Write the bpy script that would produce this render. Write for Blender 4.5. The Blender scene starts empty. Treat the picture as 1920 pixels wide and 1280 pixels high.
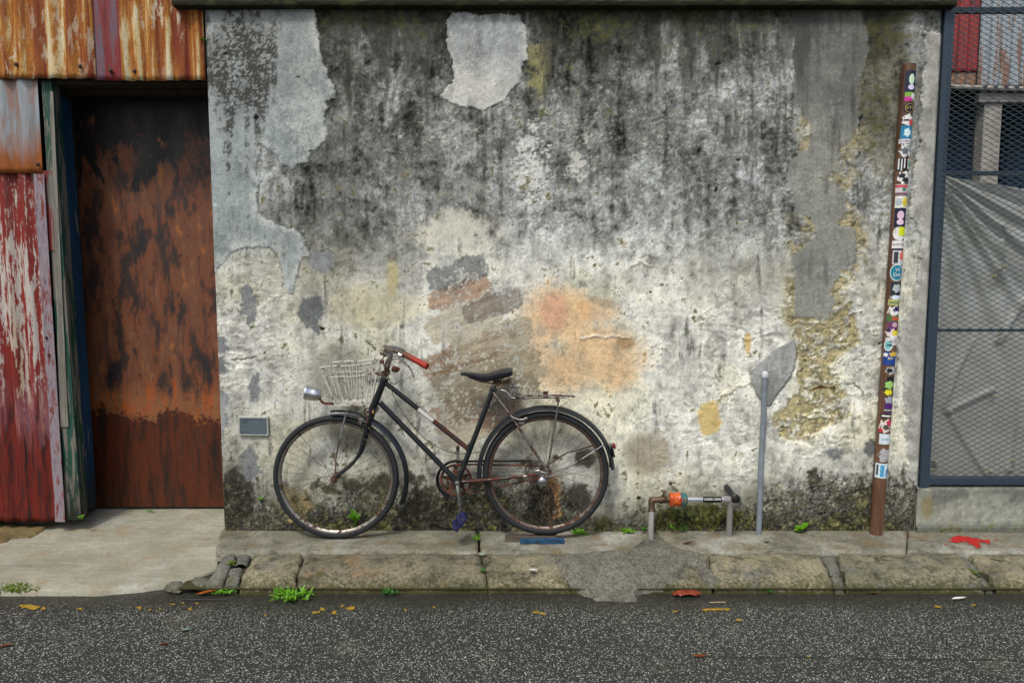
import bpy, math, random
import numpy as np
from mathutils import Vector, Matrix

# ------------------------------------------------------------------ camera, world, sun, exposure
S = bpy.context.scene
D, H, TH, F = 3.75, 1.402, math.radians(5.0), 1280.0
cd = bpy.data.cameras.new("camera"); cam = bpy.data.objects.new("camera", cd)
S.collection.objects.link(cam)
cam.location = (0, -D, H); cam.rotation_euler = (math.pi/2 - TH, 0, 0)
cd.sensor_width = 36; cd.lens = 24; cd.clip_end = 500; cd.clip_start = 0.05
S.camera = cam
SUN_EL, SUN_AZ = math.radians(56), math.radians(-22)       # azimuth measured from behind the camera, negative = from the left
W = bpy.data.worlds.new("World"); S.world = W; W.use_nodes = True
wn = W.node_tree.nodes; wl = W.node_tree.links; wn.clear()
sky = wn.new("ShaderNodeTexSky"); sky.sky_type = 'NISHITA'; sky.sun_disc = False
sky.sun_elevation = SUN_EL; sky.sun_rotation = math.pi - SUN_AZ
sky.air_density = 1.0; sky.dust_density = 4.0; sky.ozone_density = 0.6
bg = wn.new("ShaderNodeBackground"); bg.inputs[1].default_value = 0.105
wo = wn.new("ShaderNodeOutputWorld"); wl.new(sky.outputs[0], bg.inputs[0]); wl.new(bg.outputs[0], wo.inputs[0])
sd = bpy.data.lights.new("sun", 'SUN'); sun = bpy.data.objects.new("sun", sd); S.collection.objects.link(sun)
sd.energy = 1.5; sd.angle = math.radians(10); sd.color = (1.0, 0.99, 0.95)
sdir = Vector((math.sin(SUN_AZ)*math.cos(SUN_EL), -math.cos(SUN_AZ)*math.cos(SUN_EL), math.sin(SUN_EL)))
sun.rotation_euler = sdir.to_track_quat('Z', 'Y').to_euler(); sun.location = (0, -6, 8)
S.view_settings.view_transform = 'Standard'; S.view_settings.look = 'None'
S.view_settings.gamma = 1.0; S.view_settings.exposure = 0.50

# ------------------------------------------------------------------ helpers
rnd = random.Random(7)
ct, st = math.cos(TH), math.sin(TH)
def ray(px, py):
    dx, dy = (px-960)/F, (640-py)/F
    return Vector((dx, ct + dy*st, -st + dy*ct))
def at(px, py, Y):
    r = ray(px, py); t = (Y + D)/r.y
    return Vector((r.x*t, Y, H + r.z*t))
def gnd(px, py, Z=0.0):
    r = ray(px, py); t = (Z - H)/r.z
    return Vector((r.x*t, -D + r.y*t, Z))
def proj(X, Y, Z):
    dy = Y + D; dz = Z - H
    w = dy*ct - dz*st; v = dy*st + dz*ct
    return 960 + F*X/w, 640 - F*v/w

def sm(a, b, x):
    t = np.clip((x-a)/(b-a), 0, 1); return t*t*(3-2*t)
_lat = np.random.RandomState(11).rand(8, 256, 256)
def vn(x, y, s=0):
    L = _lat[s % 8]; o = (s*37) % 251
    xi = np.floor(x).astype(int); yi = np.floor(y).astype(int)
    fx = x-xi; fy = y-yi; fx = fx*fx*(3-2*fx); fy = fy*fy*(3-2*fy)
    xi = xi+o; yi = yi+2*o
    a = L[yi % 256, xi % 256]; b = L[yi % 256, (xi+1) % 256]
    c = L[(yi+1) % 256, xi % 256]; d = L[(yi+1) % 256, (xi+1) % 256]
    return (a*(1-fx)+b*fx)*(1-fy) + (c*(1-fx)+d*fx)*fy
def fbm(x, y, s=0, o=5, g=0.55):
    v = 0; a = 1; t = 0
    for i in range(o):
        ca, sa = math.cos(i*0.7), math.sin(i*0.7)
        v = v + a*vn((x*ca-y*sa)*2**i, (x*sa+y*ca)*2**i, s+i); t += a; a *= g
    return v/t - 0.5          # about -0.35 .. 0.35
def polysdf(px, py, pts):     # positive inside, in photo px
    d = np.full(px.shape, 1e9); ins = np.zeros(px.shape, bool)
    n = len(pts)
    for i in range(n):
        x0, y0 = pts[i]; x1, y1 = pts[(i+1) % n]
        ex, ey = x1-x0, y1-y0
        t = np.clip(((px-x0)*ex+(py-y0)*ey)/(ex*ex+ey*ey+1e-9), 0, 1)
        d = np.minimum(d, np.hypot(px-x0-t*ex, py-y0-t*ey))
        c = ((y0 > py) != (y1 > py)) & (px < (x1-x0)*(py-y0)/(y1-y0+1e-12)+x0)
        ins ^= c
    return np.where(ins, d, -d)
def linesdf(px, py, pts):
    d = np.full(px.shape, 1e9)
    for i in range(len(pts)-1):
        x0, y0 = pts[i]; x1, y1 = pts[i+1]
        ex, ey = x1-x0, y1-y0
        t = np.clip(((px-x0)*ex+(py-y0)*ey)/(ex*ex+ey*ey+1e-9), 0, 1)
        d = np.minimum(d, np.hypot(px-x0-t*ex, py-y0-t*ey))
    return d
def lin(c): return tuple(((v/255.0)/12.92 if v < 10.3 else ((v/255.0+0.055)/1.055)**2.4) for v in c)
def arrlin(a):
    a = np.clip(a, 0, 255)/255.0
    return np.where(a <= 0.04045, a/12.92, ((a+0.055)/1.055)**2.4)

class NT:                      # tiny node DSL
    def __init__(s, name, rough=0.8, metal=0.0, spec=0.4):
        s.m = bpy.data.materials.new(name); s.m.use_nodes = True
        s.t = s.m.node_tree; s.n = s.t.nodes; s.l = s.t.links
        s.b = s.n["Principled BSDF"]
        s.b.inputs["Roughness"].default_value = rough; s.b.inputs["Metallic"].default_value = metal
        s.b.inputs["Specular IOR Level"].default_value = spec
        s.tc = s.n.new("ShaderNodeTexCoord").outputs["Object"]
        s.pos = s.n.new("ShaderNodeNewGeometry").outputs["Position"]
    def put(s, v, sock):
        if isinstance(v, (int, float)): sock.default_value = v
        elif isinstance(v, tuple): sock.default_value = (v + (1,))[:len(sock.default_value)] if hasattr(sock.default_value, '__len__') else v[0]
        else: s.l.new(v, sock)
    def map(s, sc, vec=None, loc=(0, 0, 0)):
        q = s.n.new("ShaderNodeMapping"); q.inputs["Scale"].default_value = sc; q.inputs["Location"].default_value = loc
        s.l.new(vec or s.pos, q.inputs[0]); return q.outputs[0]
    def noise(s, sc, det=6, ro=0.6, vec=None, dist=0.0):
        q = s.n.new("ShaderNodeTexNoise"); q.inputs["Scale"].default_value = sc
        q.inputs["Detail"].default_value = det; q.inputs["Roughness"].default_value = ro; q.inputs["Distortion"].default_value = dist
        s.l.new(vec or s.pos, q.inputs["Vector"]); return q.outputs["Fac"]
    def vor(s, sc, feat='F1', vec=None, out="Distance"):
        q = s.n.new("ShaderNodeTexVoronoi"); q.feature = feat; q.inputs["Scale"].default_value = sc
        s.l.new(vec or s.pos, q.inputs["Vector"]); return q.outputs[out]
    def ramp(s, f, stops, ease=False):
        q = s.n.new("ShaderNodeValToRGB"); r = q.color_ramp
        if ease: r.interpolation = 'EASE'
        while len(r.elements) < len(stops): r.elements.new(0.5)
        for e, (p, c) in zip(r.elements, stops):
            e.position = p; e.color = (c, c, c, 1) if isinstance(c, (int, float)) else tuple(c)+(1,)
        s.l.new(f, q.inputs[0]); return q.outputs[0]
    def mix(s, a, b, f, mode='MIX'):
        q = s.n.new("ShaderNodeMix"); q.data_type = 'RGBA'; q.blend_type = mode
        s.put(f, q.inputs[0]); s.put(a, q.inputs[6]); s.put(b, q.inputs[7]); return q.outputs[2]
    def math(s, op, a, b=0.0, clamp=False):
        q = s.n.new("ShaderNodeMath"); q.operation = op; q.use_clamp = clamp
        s.put(a, q.inputs[0]); s.put(b, q.inputs[1]); return q.outputs[0]
    def rng(s, v, a, b, c=0.0, d=1.0):
        q = s.n.new("ShaderNodeMapRange"); s.l.new(v, q.inputs[0])
        for i, x in enumerate((a, b, c, d)): q.inputs[i+1].default_value = x
        return q.outputs[0]
    def xyz(s, vec=None):
        q = s.n.new("ShaderNodeSeparateXYZ"); s.l.new(vec or s.pos, q.inputs[0]); return q.outputs
    def attr(s, name, out="Color"):
        q = s.n.new("ShaderNodeAttribute"); q.attribute_name = name; return q.outputs[out]
    def base(s, c): s.put(c, s.b.inputs["Base Color"]); return s
    def rough(s, v): s.put(v, s.b.inputs["Roughness"]); return s
    def bump(s, h, dist=0.002, st_=1.0):
        q = s.n.new("ShaderNodeBump"); q.inputs["Distance"].default_value = dist; q.inputs["Strength"].default_value = st_
        s.l.new(h, q.inputs["Height"]); s.l.new(q.outputs[0], s.b.inputs["Normal"]); return s

def flat(name, c, rough=0.6, metal=0.0, var=0.25, sc=60, spec=0.4):
    n = NT(name, rough, metal, spec); f = n.noise(sc, 5, 0.65)
    lo = tuple(v*(1-var) for v in c); hi = tuple(min(1, v*(1+var)) for v in c)
    n.base(n.ramp(f, [(0.3, lo), (0.7, hi)])); n.bump(f, 0.0006, 0.6); return n.m

# geometry
LOC = {}
def root(name, label, cat, loc, group=None, **kw):
    o = bpy.data.objects.new(name, None); S.collection.objects.link(o); o.empty_display_size = 0.05
    o.location = loc; o['label'] = label; o['category'] = cat
    if group: o['group'] = group
    for k, v in kw.items(): o[k] = v
    LOC[o.name] = Vector(loc); return o
def rl(o):
    while o is not None:
        if o.name in LOC: return LOC[o.name]
        o = o.parent
    return Vector((0, 0, 0))
def link(me, name, parent=None, **kw):
    o = bpy.data.objects.new(name, me); S.collection.objects.link(o)
    if parent is not None: o.parent = parent
    for k, v in kw.items(): o[k] = v
    return o
class MB:
    def __init__(s): s.v = []; s.f = []; s.mi = []
    def add(s, vs, fs, mi=0):
        b = len(s.v); s.v += [tuple(v) for v in vs]; s.f += [tuple(i+b for i in f) for f in fs]; s.mi += [mi]*len(fs); return s
    def box(s, c, d, rot=None, bev=0.0):
        hx, hy, hz = d[0]/2, d[1]/2, d[2]/2
        b = min(bev, hx*.9, hy*.9, hz*.9)
        R = rot or Matrix.Identity(3); c = Vector(c)
        if b <= 0:
            vs = [c + R @ Vector((x*hx, y*hy, z*hz)) for x in (-1, 1) for y in (-1, 1) for z in (-1, 1)]
            return s.add(vs, [(0,1,3,2), (4,6,7,5), (0,4,5,1), (2,3,7,6), (0,2,6,4), (1,5,7,3)])
        vs = []; idx = {}
        for x in (-1, 1):
            for y in (-1, 1):
                for z in (-1, 1):
                    for a in range(3):
                        q = [x*(hx-b), y*(hy-b), z*(hz-b)]; q[a] = (x, y, z)[a]*(hx, hy, hz)[a]
                        idx[(x, y, z, a)] = len(vs); vs.append(c + R @ Vector(q))
        fs = []
        I = lambda x, y, z, a: idx[(x, y, z, a)]
        for sg in (-1, 1):
            fs.append((I(sg,-1,-1,0), I(sg,1,-1,0), I(sg,1,1,0), I(sg,-1,1,0)))
            fs.append((I(-1,sg,-1,1), I(1,sg,-1,1), I(1,sg,1,1), I(-1,sg,1,1)))
            fs.append((I(-1,-1,sg,2), I(1,-1,sg,2), I(1,1,sg,2), I(-1,1,sg,2)))
            for q in (-1, 1):
                fs.append((I(sg,q,-1,0), I(sg,q,1,0), I(sg,q,1,1), I(sg,q,-1,1)))
                fs.append((I(sg,-1,q,0), I(sg,1,q,0), I(sg,1,q,2), I(sg,-1,q,2)))
                fs.append((I(-1,sg,q,1), I(1,sg,q,1), I(1,sg,q,2), I(-1,sg,q,2)))
        for x in (-1, 1):
            for y in (-1, 1):
                for z in (-1, 1): fs.append((I(x,y,z,0), I(x,y,z,1), I(x,y,z,2)))
        return s.add(vs, fs)
    def tube(s, pts, r, n=10, caps=True, closed=False, flat_=1.0):
        pts = [Vector(p) for p in pts]; m = len(pts)
        rs = r if isinstance(r, (list, tuple)) else [r]*m
        up = None; vs = []
        for i, p in enumerate(pts):
            a = pts[i-1] if (i > 0 or closed) else p; b = pts[(i+1) % m] if (i < m-1 or closed) else p
            t = (b-a).normalized()
            if up is None: up = t.orthogonal().normalized() if abs(t.y) > .9 else (Vector((0, 1, 0)) - t*t.y).normalized()
            up = (up - t*up.dot(t)).normalized(); sd_ = t.cross(up)
            for k in range(n):
                a_ = 2*math.pi*k/n
                vs.append(p + up*(math.cos(a_)*rs[i]*flat_) + sd_*(math.sin(a_)*rs[i]))
        fs = []
        for i in range(m if closed else m-1):
            j = (i+1) % m
            for k in range(n):
                l = (k+1) % n; fs.append((i*n+k, i*n+l, j*n+l, j*n+k))
        if caps and not closed:
            fs.append(tuple(range(n-1, -1, -1))); fs.append(tuple((m-1)*n+k for k in range(n)))
        return s.add(vs, fs)
    def lathe(s, p, axis, prof, n=20):      # prof: (dist along axis, radius)
        p = Vector(p); t = Vector(axis).normalized(); u = t.orthogonal().normalized(); w = t.cross(u)
        vs = []
        for (d, r) in prof:
            for k in range(n):
                a_ = 2*math.pi*k/n; vs.append(p + t*d + (u*math.cos(a_)+w*math.sin(a_))*max(r, 1e-5))
        fs = [(i*n+k, i*n+(k+1) % n, (i+1)*n+(k+1) % n, (i+1)*n+k) for i in range(len(prof)-1) for k in range(n)]
        fs.append(tuple(range(n-1, -1, -1))); fs.append(tuple((len(prof)-1)*n+k for k in range(n)))
        return s.add(vs, fs)
    def sweep(s, frames, sec, closed=False):   # frames: (origin, axisA, axisB); sec closed list of (a,b)
        n = len(sec); vs = [o + A*a + B*b for (o, A, B) in frames for (a, b) in sec]; m = len(frames); fs = []
        for i in range(m if closed else m-1):
            j = (i+1) % m
            for k in range(n): l = (k+1) % n; fs.append((i*n+k, i*n+l, j*n+l, j*n+k))
        if not closed: fs.append(tuple(range(n-1, -1, -1))); fs.append(tuple((m-1)*n+k for k in range(n)))
        return s.add(vs, fs)
    def build(s, name, mats, parent=None, smooth=True, **kw):
        me = bpy.data.meshes.new(name); o = rl(parent)
        me.from_pydata([(v[0]-o.x, v[1]-o.y, v[2]-o.z) for v in s.v], [], s.f)
        for m in (mats if isinstance(mats, (list, tuple)) else [mats]): me.materials.append(m)
        if smooth:
            me.polygons.foreach_set('use_smooth', [True]*len(me.polygons))
            me.set_sharp_from_angle(angle=math.radians(40))
        return link(me, name, parent, **kw)
def cr(pts, k=6):              # catmull-rom
    P = [Vector(p) for p in pts]; P = [P[0]*2-P[1]] + P + [P[-1]*2-P[-2]]; out = []
    for i in range(1, len(P)-2):
        for j in range(k):
            t = j/k; a, b, c, d = P[i-1:i+3]
            out.append(0.5*((2*b)+(c-a)*t+(2*a-5*b+4*c-d)*t*t+(3*b-a-3*c+d)*t**3))
    return out + [P[-2]]
def gridmesh(name, P, mask, mats, parent=None, col=None, smooth=True, **kw):
    # P (ny,nx,3) world; mask of faces (ny-1,nx-1)
    ny, nx = P.shape[:2]; o = rl(parent)
    idx = np.arange(ny*nx).reshape(ny, nx)
    q = np.stack([idx[:-1, :-1], idx[:-1, 1:], idx[1:, 1:], idx[1:, :-1]], -1)[mask]
    used = np.unique(q); re = np.full(ny*nx, -1); re[used] = np.arange(len(used)); q = re[q]
    V = P.reshape(-1, 3)[used] - np.array(o)
    me = bpy.data.meshes.new(name)
    me.vertices.add(len(V)); me.vertices.foreach_set('co', V.astype(np.float32).ravel())
    me.loops.add(q.size); me.loops.foreach_set('vertex_index', q.astype(np.int32).ravel())
    me.polygons.add(len(q)); me.polygons.foreach_set('loop_start', np.arange(0, q.size, 4, dtype=np.int32))
    me.polygons.foreach_set('loop_total', np.full(len(q), 4, np.int32))
    me.update(calc_edges=True)
    if smooth: me.polygons.foreach_set('use_smooth', np.ones(len(q), bool))
    if col is not None:
        a = me.color_attributes.new('Col', 'FLOAT_COLOR', 'POINT')
        c = np.ones((len(V), 4), np.float32); c[:, :3] = col.reshape(-1, 3)[used]; a.data.foreach_set('color', c.ravel())
    for m in (mats if isinstance(mats, (list, tuple)) else [mats]): me.materials.append(m)
    return link(me, name, parent, **kw)
def text_mesh(txt, size, name="lettering"):
    cu = bpy.data.curves.new("t", 'FONT'); cu.body = txt; cu.size = size; cu.align_x = 'CENTER'; cu.align_y = 'CENTER'; cu.resolution_u = 2
    o = bpy.data.objects.new("t", cu); S.collection.objects.link(o)
    dg = bpy.context.evaluated_depsgraph_get(); dg.update()
    me = bpy.data.meshes.new_from_object(o.evaluated_get(dg)); vs = [v.co.copy() for v in me.vertices]; fs = [tuple(p.vertices) for p in me.polygons]
    bpy.data.objects.remove(o); bpy.data.curves.remove(cu); bpy.data.meshes.remove(me)
    return vs, fs

# ------------------------------------------------------------------ materials
def M_vcol(name, fine=0.50, rough=0.92, sc1=170, sc2=520, bd=0.004):
    n = NT(name, rough, 0, 0.25); c = n.attr('Col')
    a = n.noise(sc1, 6, 0.7); b = n.noise(sc2, 3, 0.6)
    f = n.math('ADD', n.rng(a, 0.25, 0.75, 1-fine, 1+fine), n.rng(b, 0.2, 0.8, -fine*.45, fine*.45))
    g = n.n.new("ShaderNodeCombineXYZ")
    for i in range(3): n.l.new(f, g.inputs[i])
    n.base(n.mix(c, g.outputs[0], 1.0, 'MULTIPLY'))
    n.bump(n.math('ADD', a, n.math('MULTIPLY', b, 0.5)), bd, 0.55); return n.m
m_wall = M_vcol('weathered_plaster')

def M_rusty_orange():
    n = NT('rusty_galvanised_sheet', 0.75, 0.0, 0.3)
    v = n.map((14, 14, 1.3)); a = n.noise(1.0, 7, 0.62, v, 0.6); b = n.noise(2.6, 7, 0.7, n.map((9, 9, 2.2)), 0.4); d = n.noise(90, 4, 0.7)
    c = n.ramp(a, [(0.33, lin((205, 195, 165))), (0.40, lin((196, 176, 128))), (0.455, lin((168, 112, 40))), (0.53, lin((138, 76, 28))), (0.63, lin((112, 42, 26))), (0.75, lin((82, 34, 26)))])
    w = n.ramp(b, [(0.54, 0.0), (0.60, 0.9)])
    c = n.mix(c, lin((205, 198, 172)), n.math('MULTIPLY', w, n.ramp(n.noise(1.3, 3, 0.5), [(0.4, 0.15), (0.6, 1.0)])))
    c = n.mix(c, (0.02, 0.012, 0.01), n.math('MULTIPLY', n.ramp(d, [(0.35, 0.55), (0.5, 0.0)]), 0.8))
    n.base(c); n.bump(n.math('ADD', d, b), 0.0015, 0.6); return n.m
def M_red_sheet():
    n = NT('red_painted_rusty_sheet', 0.6, 0.0, 0.4); z = n.xyz()[2]; x = n.xyz()[0]
    a = n.noise(1.0, 8, 0.72, n.map((22, 22, 3.0)), 0.5); b = n.noise(1, 6, 0.65, n.map((14, 14, 1.1)), 0.4); d = n.noise(120, 4, 0.7)
    zz = n.math('ADD', z, n.rng(b, 0.3, 0.7, -0.28, 0.28))
    # paint: peeled share highest in the middle of the sheet's height
    a = n.math('ADD', n.math('MULTIPLY', n.noise(1.0, 8, 0.8, n.map((46, 46, 9)), 0.2), .55), n.math('MULTIPLY', n.noise(1.0, 5, 0.6, n.map((24, 24, 1.4)), 0.2), .45))
    peel = n.ramp(n.rng(zz, 0.0, 2.2), [(0.0, 0.40), (0.40, 0.47), (0.52, 0.515), (0.66, 0.52), (0.84, 0.485), (1.0, 0.46)])
    under = n.ramp(b, [(0.3, lin((196, 188, 180))), (0.55, lin((166, 158, 150))), (0.7, lin((176, 144, 92)))])
    red = n.ramp(b, [(0.3, lin((88, 18, 12))), (0.5, lin((128, 32, 22))), (0.68, lin((76, 24, 20)))])
    deep = n.ramp(n.noise(1, 8, 0.76, n.map((26, 26, 2.6)), 0.3), [(0.34, lin((22, 10, 8))), (0.45, lin((60, 15, 9))), (0.54, lin((112, 26, 10))), (0.64, lin((36, 14, 10)))])
    m = n.math('GREATER_THAN', peel, a)
    c = n.mix(red, under, m)
    c = n.mix(deep, c, n.ramp(n.rng(zz, 0.35, 1.05), [(0.3, 0.0), (0.62, 1.0)]))
    band = n.ramp(n.rng(zz, 0.5, 1.3), [(0.05, 0.0), (0.3, 0.75), (0.55, 0.0)])
    c = n.mix(c, n.ramp(a, [(0.4, lin((150, 50, 28))), (0.55, lin((112, 98, 112)))]), n.math('MULTIPLY', band, n.ramp(b, [(0.42, 0.0), (0.55, 1.0)])))
    n.base(c); n.bump(n.math('ADD', d, a), 0.0015, 0.6); n.rough(n.rng(a, 0.3, 0.7, 0.45, 0.75)); return n.m
def M_plainsheet(name, cols, mul=(16, 16, 1.5), rough=0.6):
    n = NT(name, rough, 0.0, 0.35); a = n.noise(1.0, 7, 0.66, n.map(mul), 0.5); d = n.noise(110, 4, 0.7)
    k = len(cols); c = n.ramp(a, [(0.3+0.4*i/(k-1), lin(q)) for i, q in enumerate(cols)])
    c = n.mix(c, (0.03, 0.015, 0.01), n.ramp(d, [(0.3, 0.5), (0.42, 0.0)]))
    n.base(c); n.bump(n.math('ADD', d, a), 0.0012, 0.6); return n.m
m_orange = M_rusty_orange(); m_red = M_red_sheet()
m_darkred = M_plainsheet('dark_red_sheet', [(70, 26, 26), (122, 34, 32), (96, 84, 96), (128, 40, 36)])
def M_greysheet():
    n = NT('grey_zinc_sheet', 0.5, 0.25, 0.4); a = n.noise(1, 7, 0.65, n.map((16, 16, 1.3)), 0.5); z = n.xyz()[2]; d = n.noise(130, 4, 0.7)
    c = n.ramp(a, [(0.3, lin((112, 122, 128))), (0.5, lin((146, 156, 160))), (0.66, lin((120, 128, 132)))])
    r = n.ramp(n.noise(1, 6, 0.65, n.map((20, 20, 2.6)), 0.5), [(0.46, 0.0), (0.60, 1.0)])
    low = n.rng(n.math('ADD', z, n.rng(a, .3, .7, -.1, .1)), 2.05, 2.22, 1.0, 0.0)
    c = n.mix(c, lin((140, 78, 30)), n.math('MAXIMUM', n.math('MULTIPLY', r, 0.6), low))
    n.base(c); n.bump(d, 0.001, 0.6); return n.m
m_grey = M_greysheet()
def M_door():
    n = NT('rusty_steel_door', 0.5, 0.0, 0.4); P = n.xyz(); z = P[2]
    a = n.noise(1, 8, 0.68, n.map((9, 9, 3.4)), 0.15); b = n.noise(1, 8, 0.74, n.map((24, 24, 3.0)), 0.1); d = n.noise(150, 4, 0.7); e = n.noise(38, 5, 0.75)
    up = n.ramp(a, [(0.36, lin((30, 29, 32))), (0.45, lin((62, 42, 32))), (0.51, lin((112, 62, 34))), (0.57, lin((100, 66, 48))), (0.64, lin((148, 88, 36)))])
    up = n.mix(up, lin((34, 34, 40)), n.math('MULTIPLY', n.ramp(b, [(0.50, 0.0), (0.60, 0.7)]), n.rng(n.noise(3.5, 3, .5), .4, .6)))
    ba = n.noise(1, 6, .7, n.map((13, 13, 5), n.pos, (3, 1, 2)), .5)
    up = n.mix(up, lin((16, 16, 18)), n.rng(n.math('ADD', z, n.rng(ba, .3, .7, -.45, .45)), 2.06, 2.26))  # recess and lintel shade painted into the upper door as brushed black
    lo = n.ramp(b, [(0.36, lin((30, 20, 10))), (0.47, lin((58, 26, 8))), (0.56, lin((86, 34, 8))), (0.66, lin((44, 34, 18)))])
    zz = n.math('ADD', z, n.rng(e, 0.25, 0.75, -0.075, 0.075)); zz = n.math('ADD', zz, n.rng(n.noise(5, 4, .6), .3, .7, -.06, .06))
    c = n.mix(lo, up, n.rng(zz, 0.60, 0.625))
    fr = n.ramp(n.rng(n.math('ADD', zz, n.math('MULTIPLY', n.math('GREATER_THAN', zz, .62), n.rng(b, .3, .7, -.09, .16))), 0.55, 1.0), [(0.08, 0.0), (0.17, 1.0), (0.30, 0.8), (0.7, 0.0)])
    c = n.mix(c, n.ramp(b, [(0.40, lin((158, 74, 18))), (0.52, lin((126, 90, 60))), (0.64, lin((176, 90, 24)))]), fr)
    spots = n.math('MULTIPLY', n.ramp(n.vor(45), [(0.16, 1.0), (0.24, 0.0)]), n.rng(zz, 0.60, 0.95, 0.9, 0.0))
    c = n.mix(c, (0.02, 0.01, 0.006), n.math('MULTIPLY', spots, n.rng(n.noise(14, 3, .6), .45, .6)))
    n.base(c); n.bump(n.math('ADD', d, b), 0.001, 0.5); n.rough(n.rng(a, .3, .7, .38, .65)); return n.m
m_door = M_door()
def M_paint_wood(name, c1, c2, wood=(130, 126, 116), th=0.5):
    n = NT(name, 0.7, 0, 0.3); a = n.noise(1, 7, 0.68, n.map((30, 30, 3)), 0.4); b = n.noise(1, 6, .6, n.map((50, 50, 2)), 0.2); z = n.xyz()[2]
    c = n.ramp(b, [(0.35, lin(c1)), (0.65, lin(c2))])
    c = n.mix(c, n.ramp(b, [(0.3, lin(tuple(v*.6 for v in wood))), (0.7, lin(wood))]), n.ramp(a, [(th, 0.0), (th+0.03, 1.0)]))
    c = n.mix(c, lin((28, 26, 18)), n.rng(n.math('ADD', z, n.rng(a, .3, .7, -.15, .15)), 0.05, 0.42, 0.9, 0.0))
    n.base(c); n.bump(b, 0.002, 0.7); return n.m
m_greenwood = M_paint_wood('green_painted_wood', (24, 62, 52), (36, 78, 62))
m_redwood = M_paint_wood('red_painted_wood', (96, 26, 28), (120, 44, 40))
m_bluewood = M_paint_wood('blue_painted_wood', (12, 48, 78), (20, 66, 98), th=0.62)
m_greywood = M_paint_wood('bare_grey_wood', (110, 108, 100), (142, 140, 128), th=0.48)
m_flash = M_plainsheet('pinkish_zinc_flashing', [(104, 50, 50), (124, 112, 120), (140, 132, 138), (118, 60, 56), (96, 40, 34)], (34, 34, 9), 0.45)
m_darkwood = flat('old_dark_timber', lin((52, 44, 34)), 0.85, var=0.5, sc=25)
m_black = flat('sooty_interior', (0.012, 0.012, 0.014), 0.9)  # plain near-black for the walls that block the sky

def M_metalrust(name, base, rust, th=0.55, metal=0.0, rough=0.35, sc=22, rr=0.85):
    n = NT(name, rough, metal, 0.5); a = n.noise(sc, 7, 0.68, None, 0.3); d = n.noise(260, 4, 0.7)
    m = n.ramp(a, [(th, 0.0), (th+0.045, 1.0)])
    dust = n.ramp(n.noise(60, 5, .7), [(0.45, 0.0), (0.8, 0.14)])
    c = n.mix(tuple(base), lin((120, 112, 96)), dust)
    c = n.mix(c, n.ramp(d, [(0.3, tuple(v*.45 for v in rust)), (0.7, tuple(rust))]), m)
    n.base(c); n.rough(n.mix((rough,)*3, (rr,)*3, m)); n.put(n.mix((metal,)*3, (0.0,)*3, m), n.b.inputs["Metallic"])
    n.bump(n.math('ADD', n.math('MULTIPLY', d, 0.6), m), 0.0007, 0.6); return n.m
RUST = lin((98, 56, 34)); RUSTD = lin((64, 42, 32))
m_bblack = M_metalrust('worn_black_enamel', (0.006, 0.009, 0.012), RUSTD, 0.62, 0, 0.28)
m_bbrown = M_metalrust('rusted_dark_tube', (0.022, 0.014, 0.014), lin((92, 44, 30)), 0.47, 0, 0.38)
m_fender = M_metalrust('black_mudguard_enamel', (0.007, 0.012, 0.017), RUSTD, 0.60, 0, 0.28)
m_chrome = M_metalrust('pitted_chrome', (0.44, 0.44, 0.43), RUSTD, 0.56, 1.0, 0.22)
m_chromeclean = M_metalrust('bright_chrome', (0.75, 0.76, 0.78), RUSTD, 0.68, 1.0, 0.12)
m_rustchrome = M_metalrust('rusty_chrome', (0.30, 0.27, 0.25), lin((82, 58, 46)), 0.50, 1.0, 0.38)
m_rimf = M_metalrust('dull_rim_steel', (0.30, 0.28, 0.24), lin((74, 56, 44)), 0.52, 1.0, 0.45); m_rimr = M_metalrust('browned_rim_steel', (0.17, 0.14, 0.12), lin((84, 56, 42)), 0.46, 1.0, 0.5)
m_rust = M_metalrust('heavy_rust', lin((82, 56, 40)), lin((66, 38, 26)), 0.5, 0, 0.85)
m_redrust = M_metalrust('red_brown_rust', lin((98, 54, 38)), lin((54, 34, 26)), 0.5, 0, 0.8)
m_rubber = flat('dusty_black_rubber', (0.014, 0.016, 0.018), 0.7, var=0.4, sc=50)
m_saddle = flat('cracked_black_vinyl', (0.016, 0.019, 0.026), 0.38, var=0.4, sc=40, spec=0.5)
m_spoke = M_metalrust('dull_spoke_steel', (0.22, 0.20, 0.18), RUSTD, 0.5, 0.8, 0.45)
m_wirewhite = M_metalrust('white_coated_wire', lin((205, 203, 192)), lin((96, 62, 42)), 0.54, 0, 0.5, 35)
m_greystrut = M_metalrust('grey_stay', lin((112, 116, 116)), RUST, 0.6, 0, 0.5)
m_grip = (lambda n: (n.base(n.ramp(n.math('ADD', n.rng(n.xyz()[0], at(757, 660, -.25).x, at(800, 685, -.34).x, 0, .8), n.noise(70, 4, .6)), [(0.45, lin((86, 66, 42))), (0.75, lin((112, 54, 34))), (0.98, lin((150, 38, 26)))])), n.m)[1])(NT('faded_red_grip', 0.6))
m_blueplastic = flat('dark_blue_plastic', lin((38, 40, 78)), 0.45, var=0.4, sc=80)
m_greyplastic = flat('grey_rubber_grip', lin((84, 84, 84)), 0.6)
m_redlens = flat('red_reflector', lin((130, 30, 44)), 0.2, sc=200)
m_white = flat('flaking_white_sticker', lin((205, 203, 196)), 0.6, var=0.1)
m_cable = flat('cable_housing', lin((70, 62, 50)), 0.55)
m_pvc = flat('grey_pvc', lin((132, 130, 126)), 0.6, var=0.18, sc=40)
m_conduit = flat('blue_grey_conduit', lin((118, 128, 134)), 0.5, var=0.2, sc=25)
m_blackplastic = flat('black_fitting', (0.015, 0.016, 0.018), 0.35)
m_brass = M_metalrust('dull_brass', lin((98, 78, 60)), lin((60, 42, 28)), 0.5, 0.5, 0.5)
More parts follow.
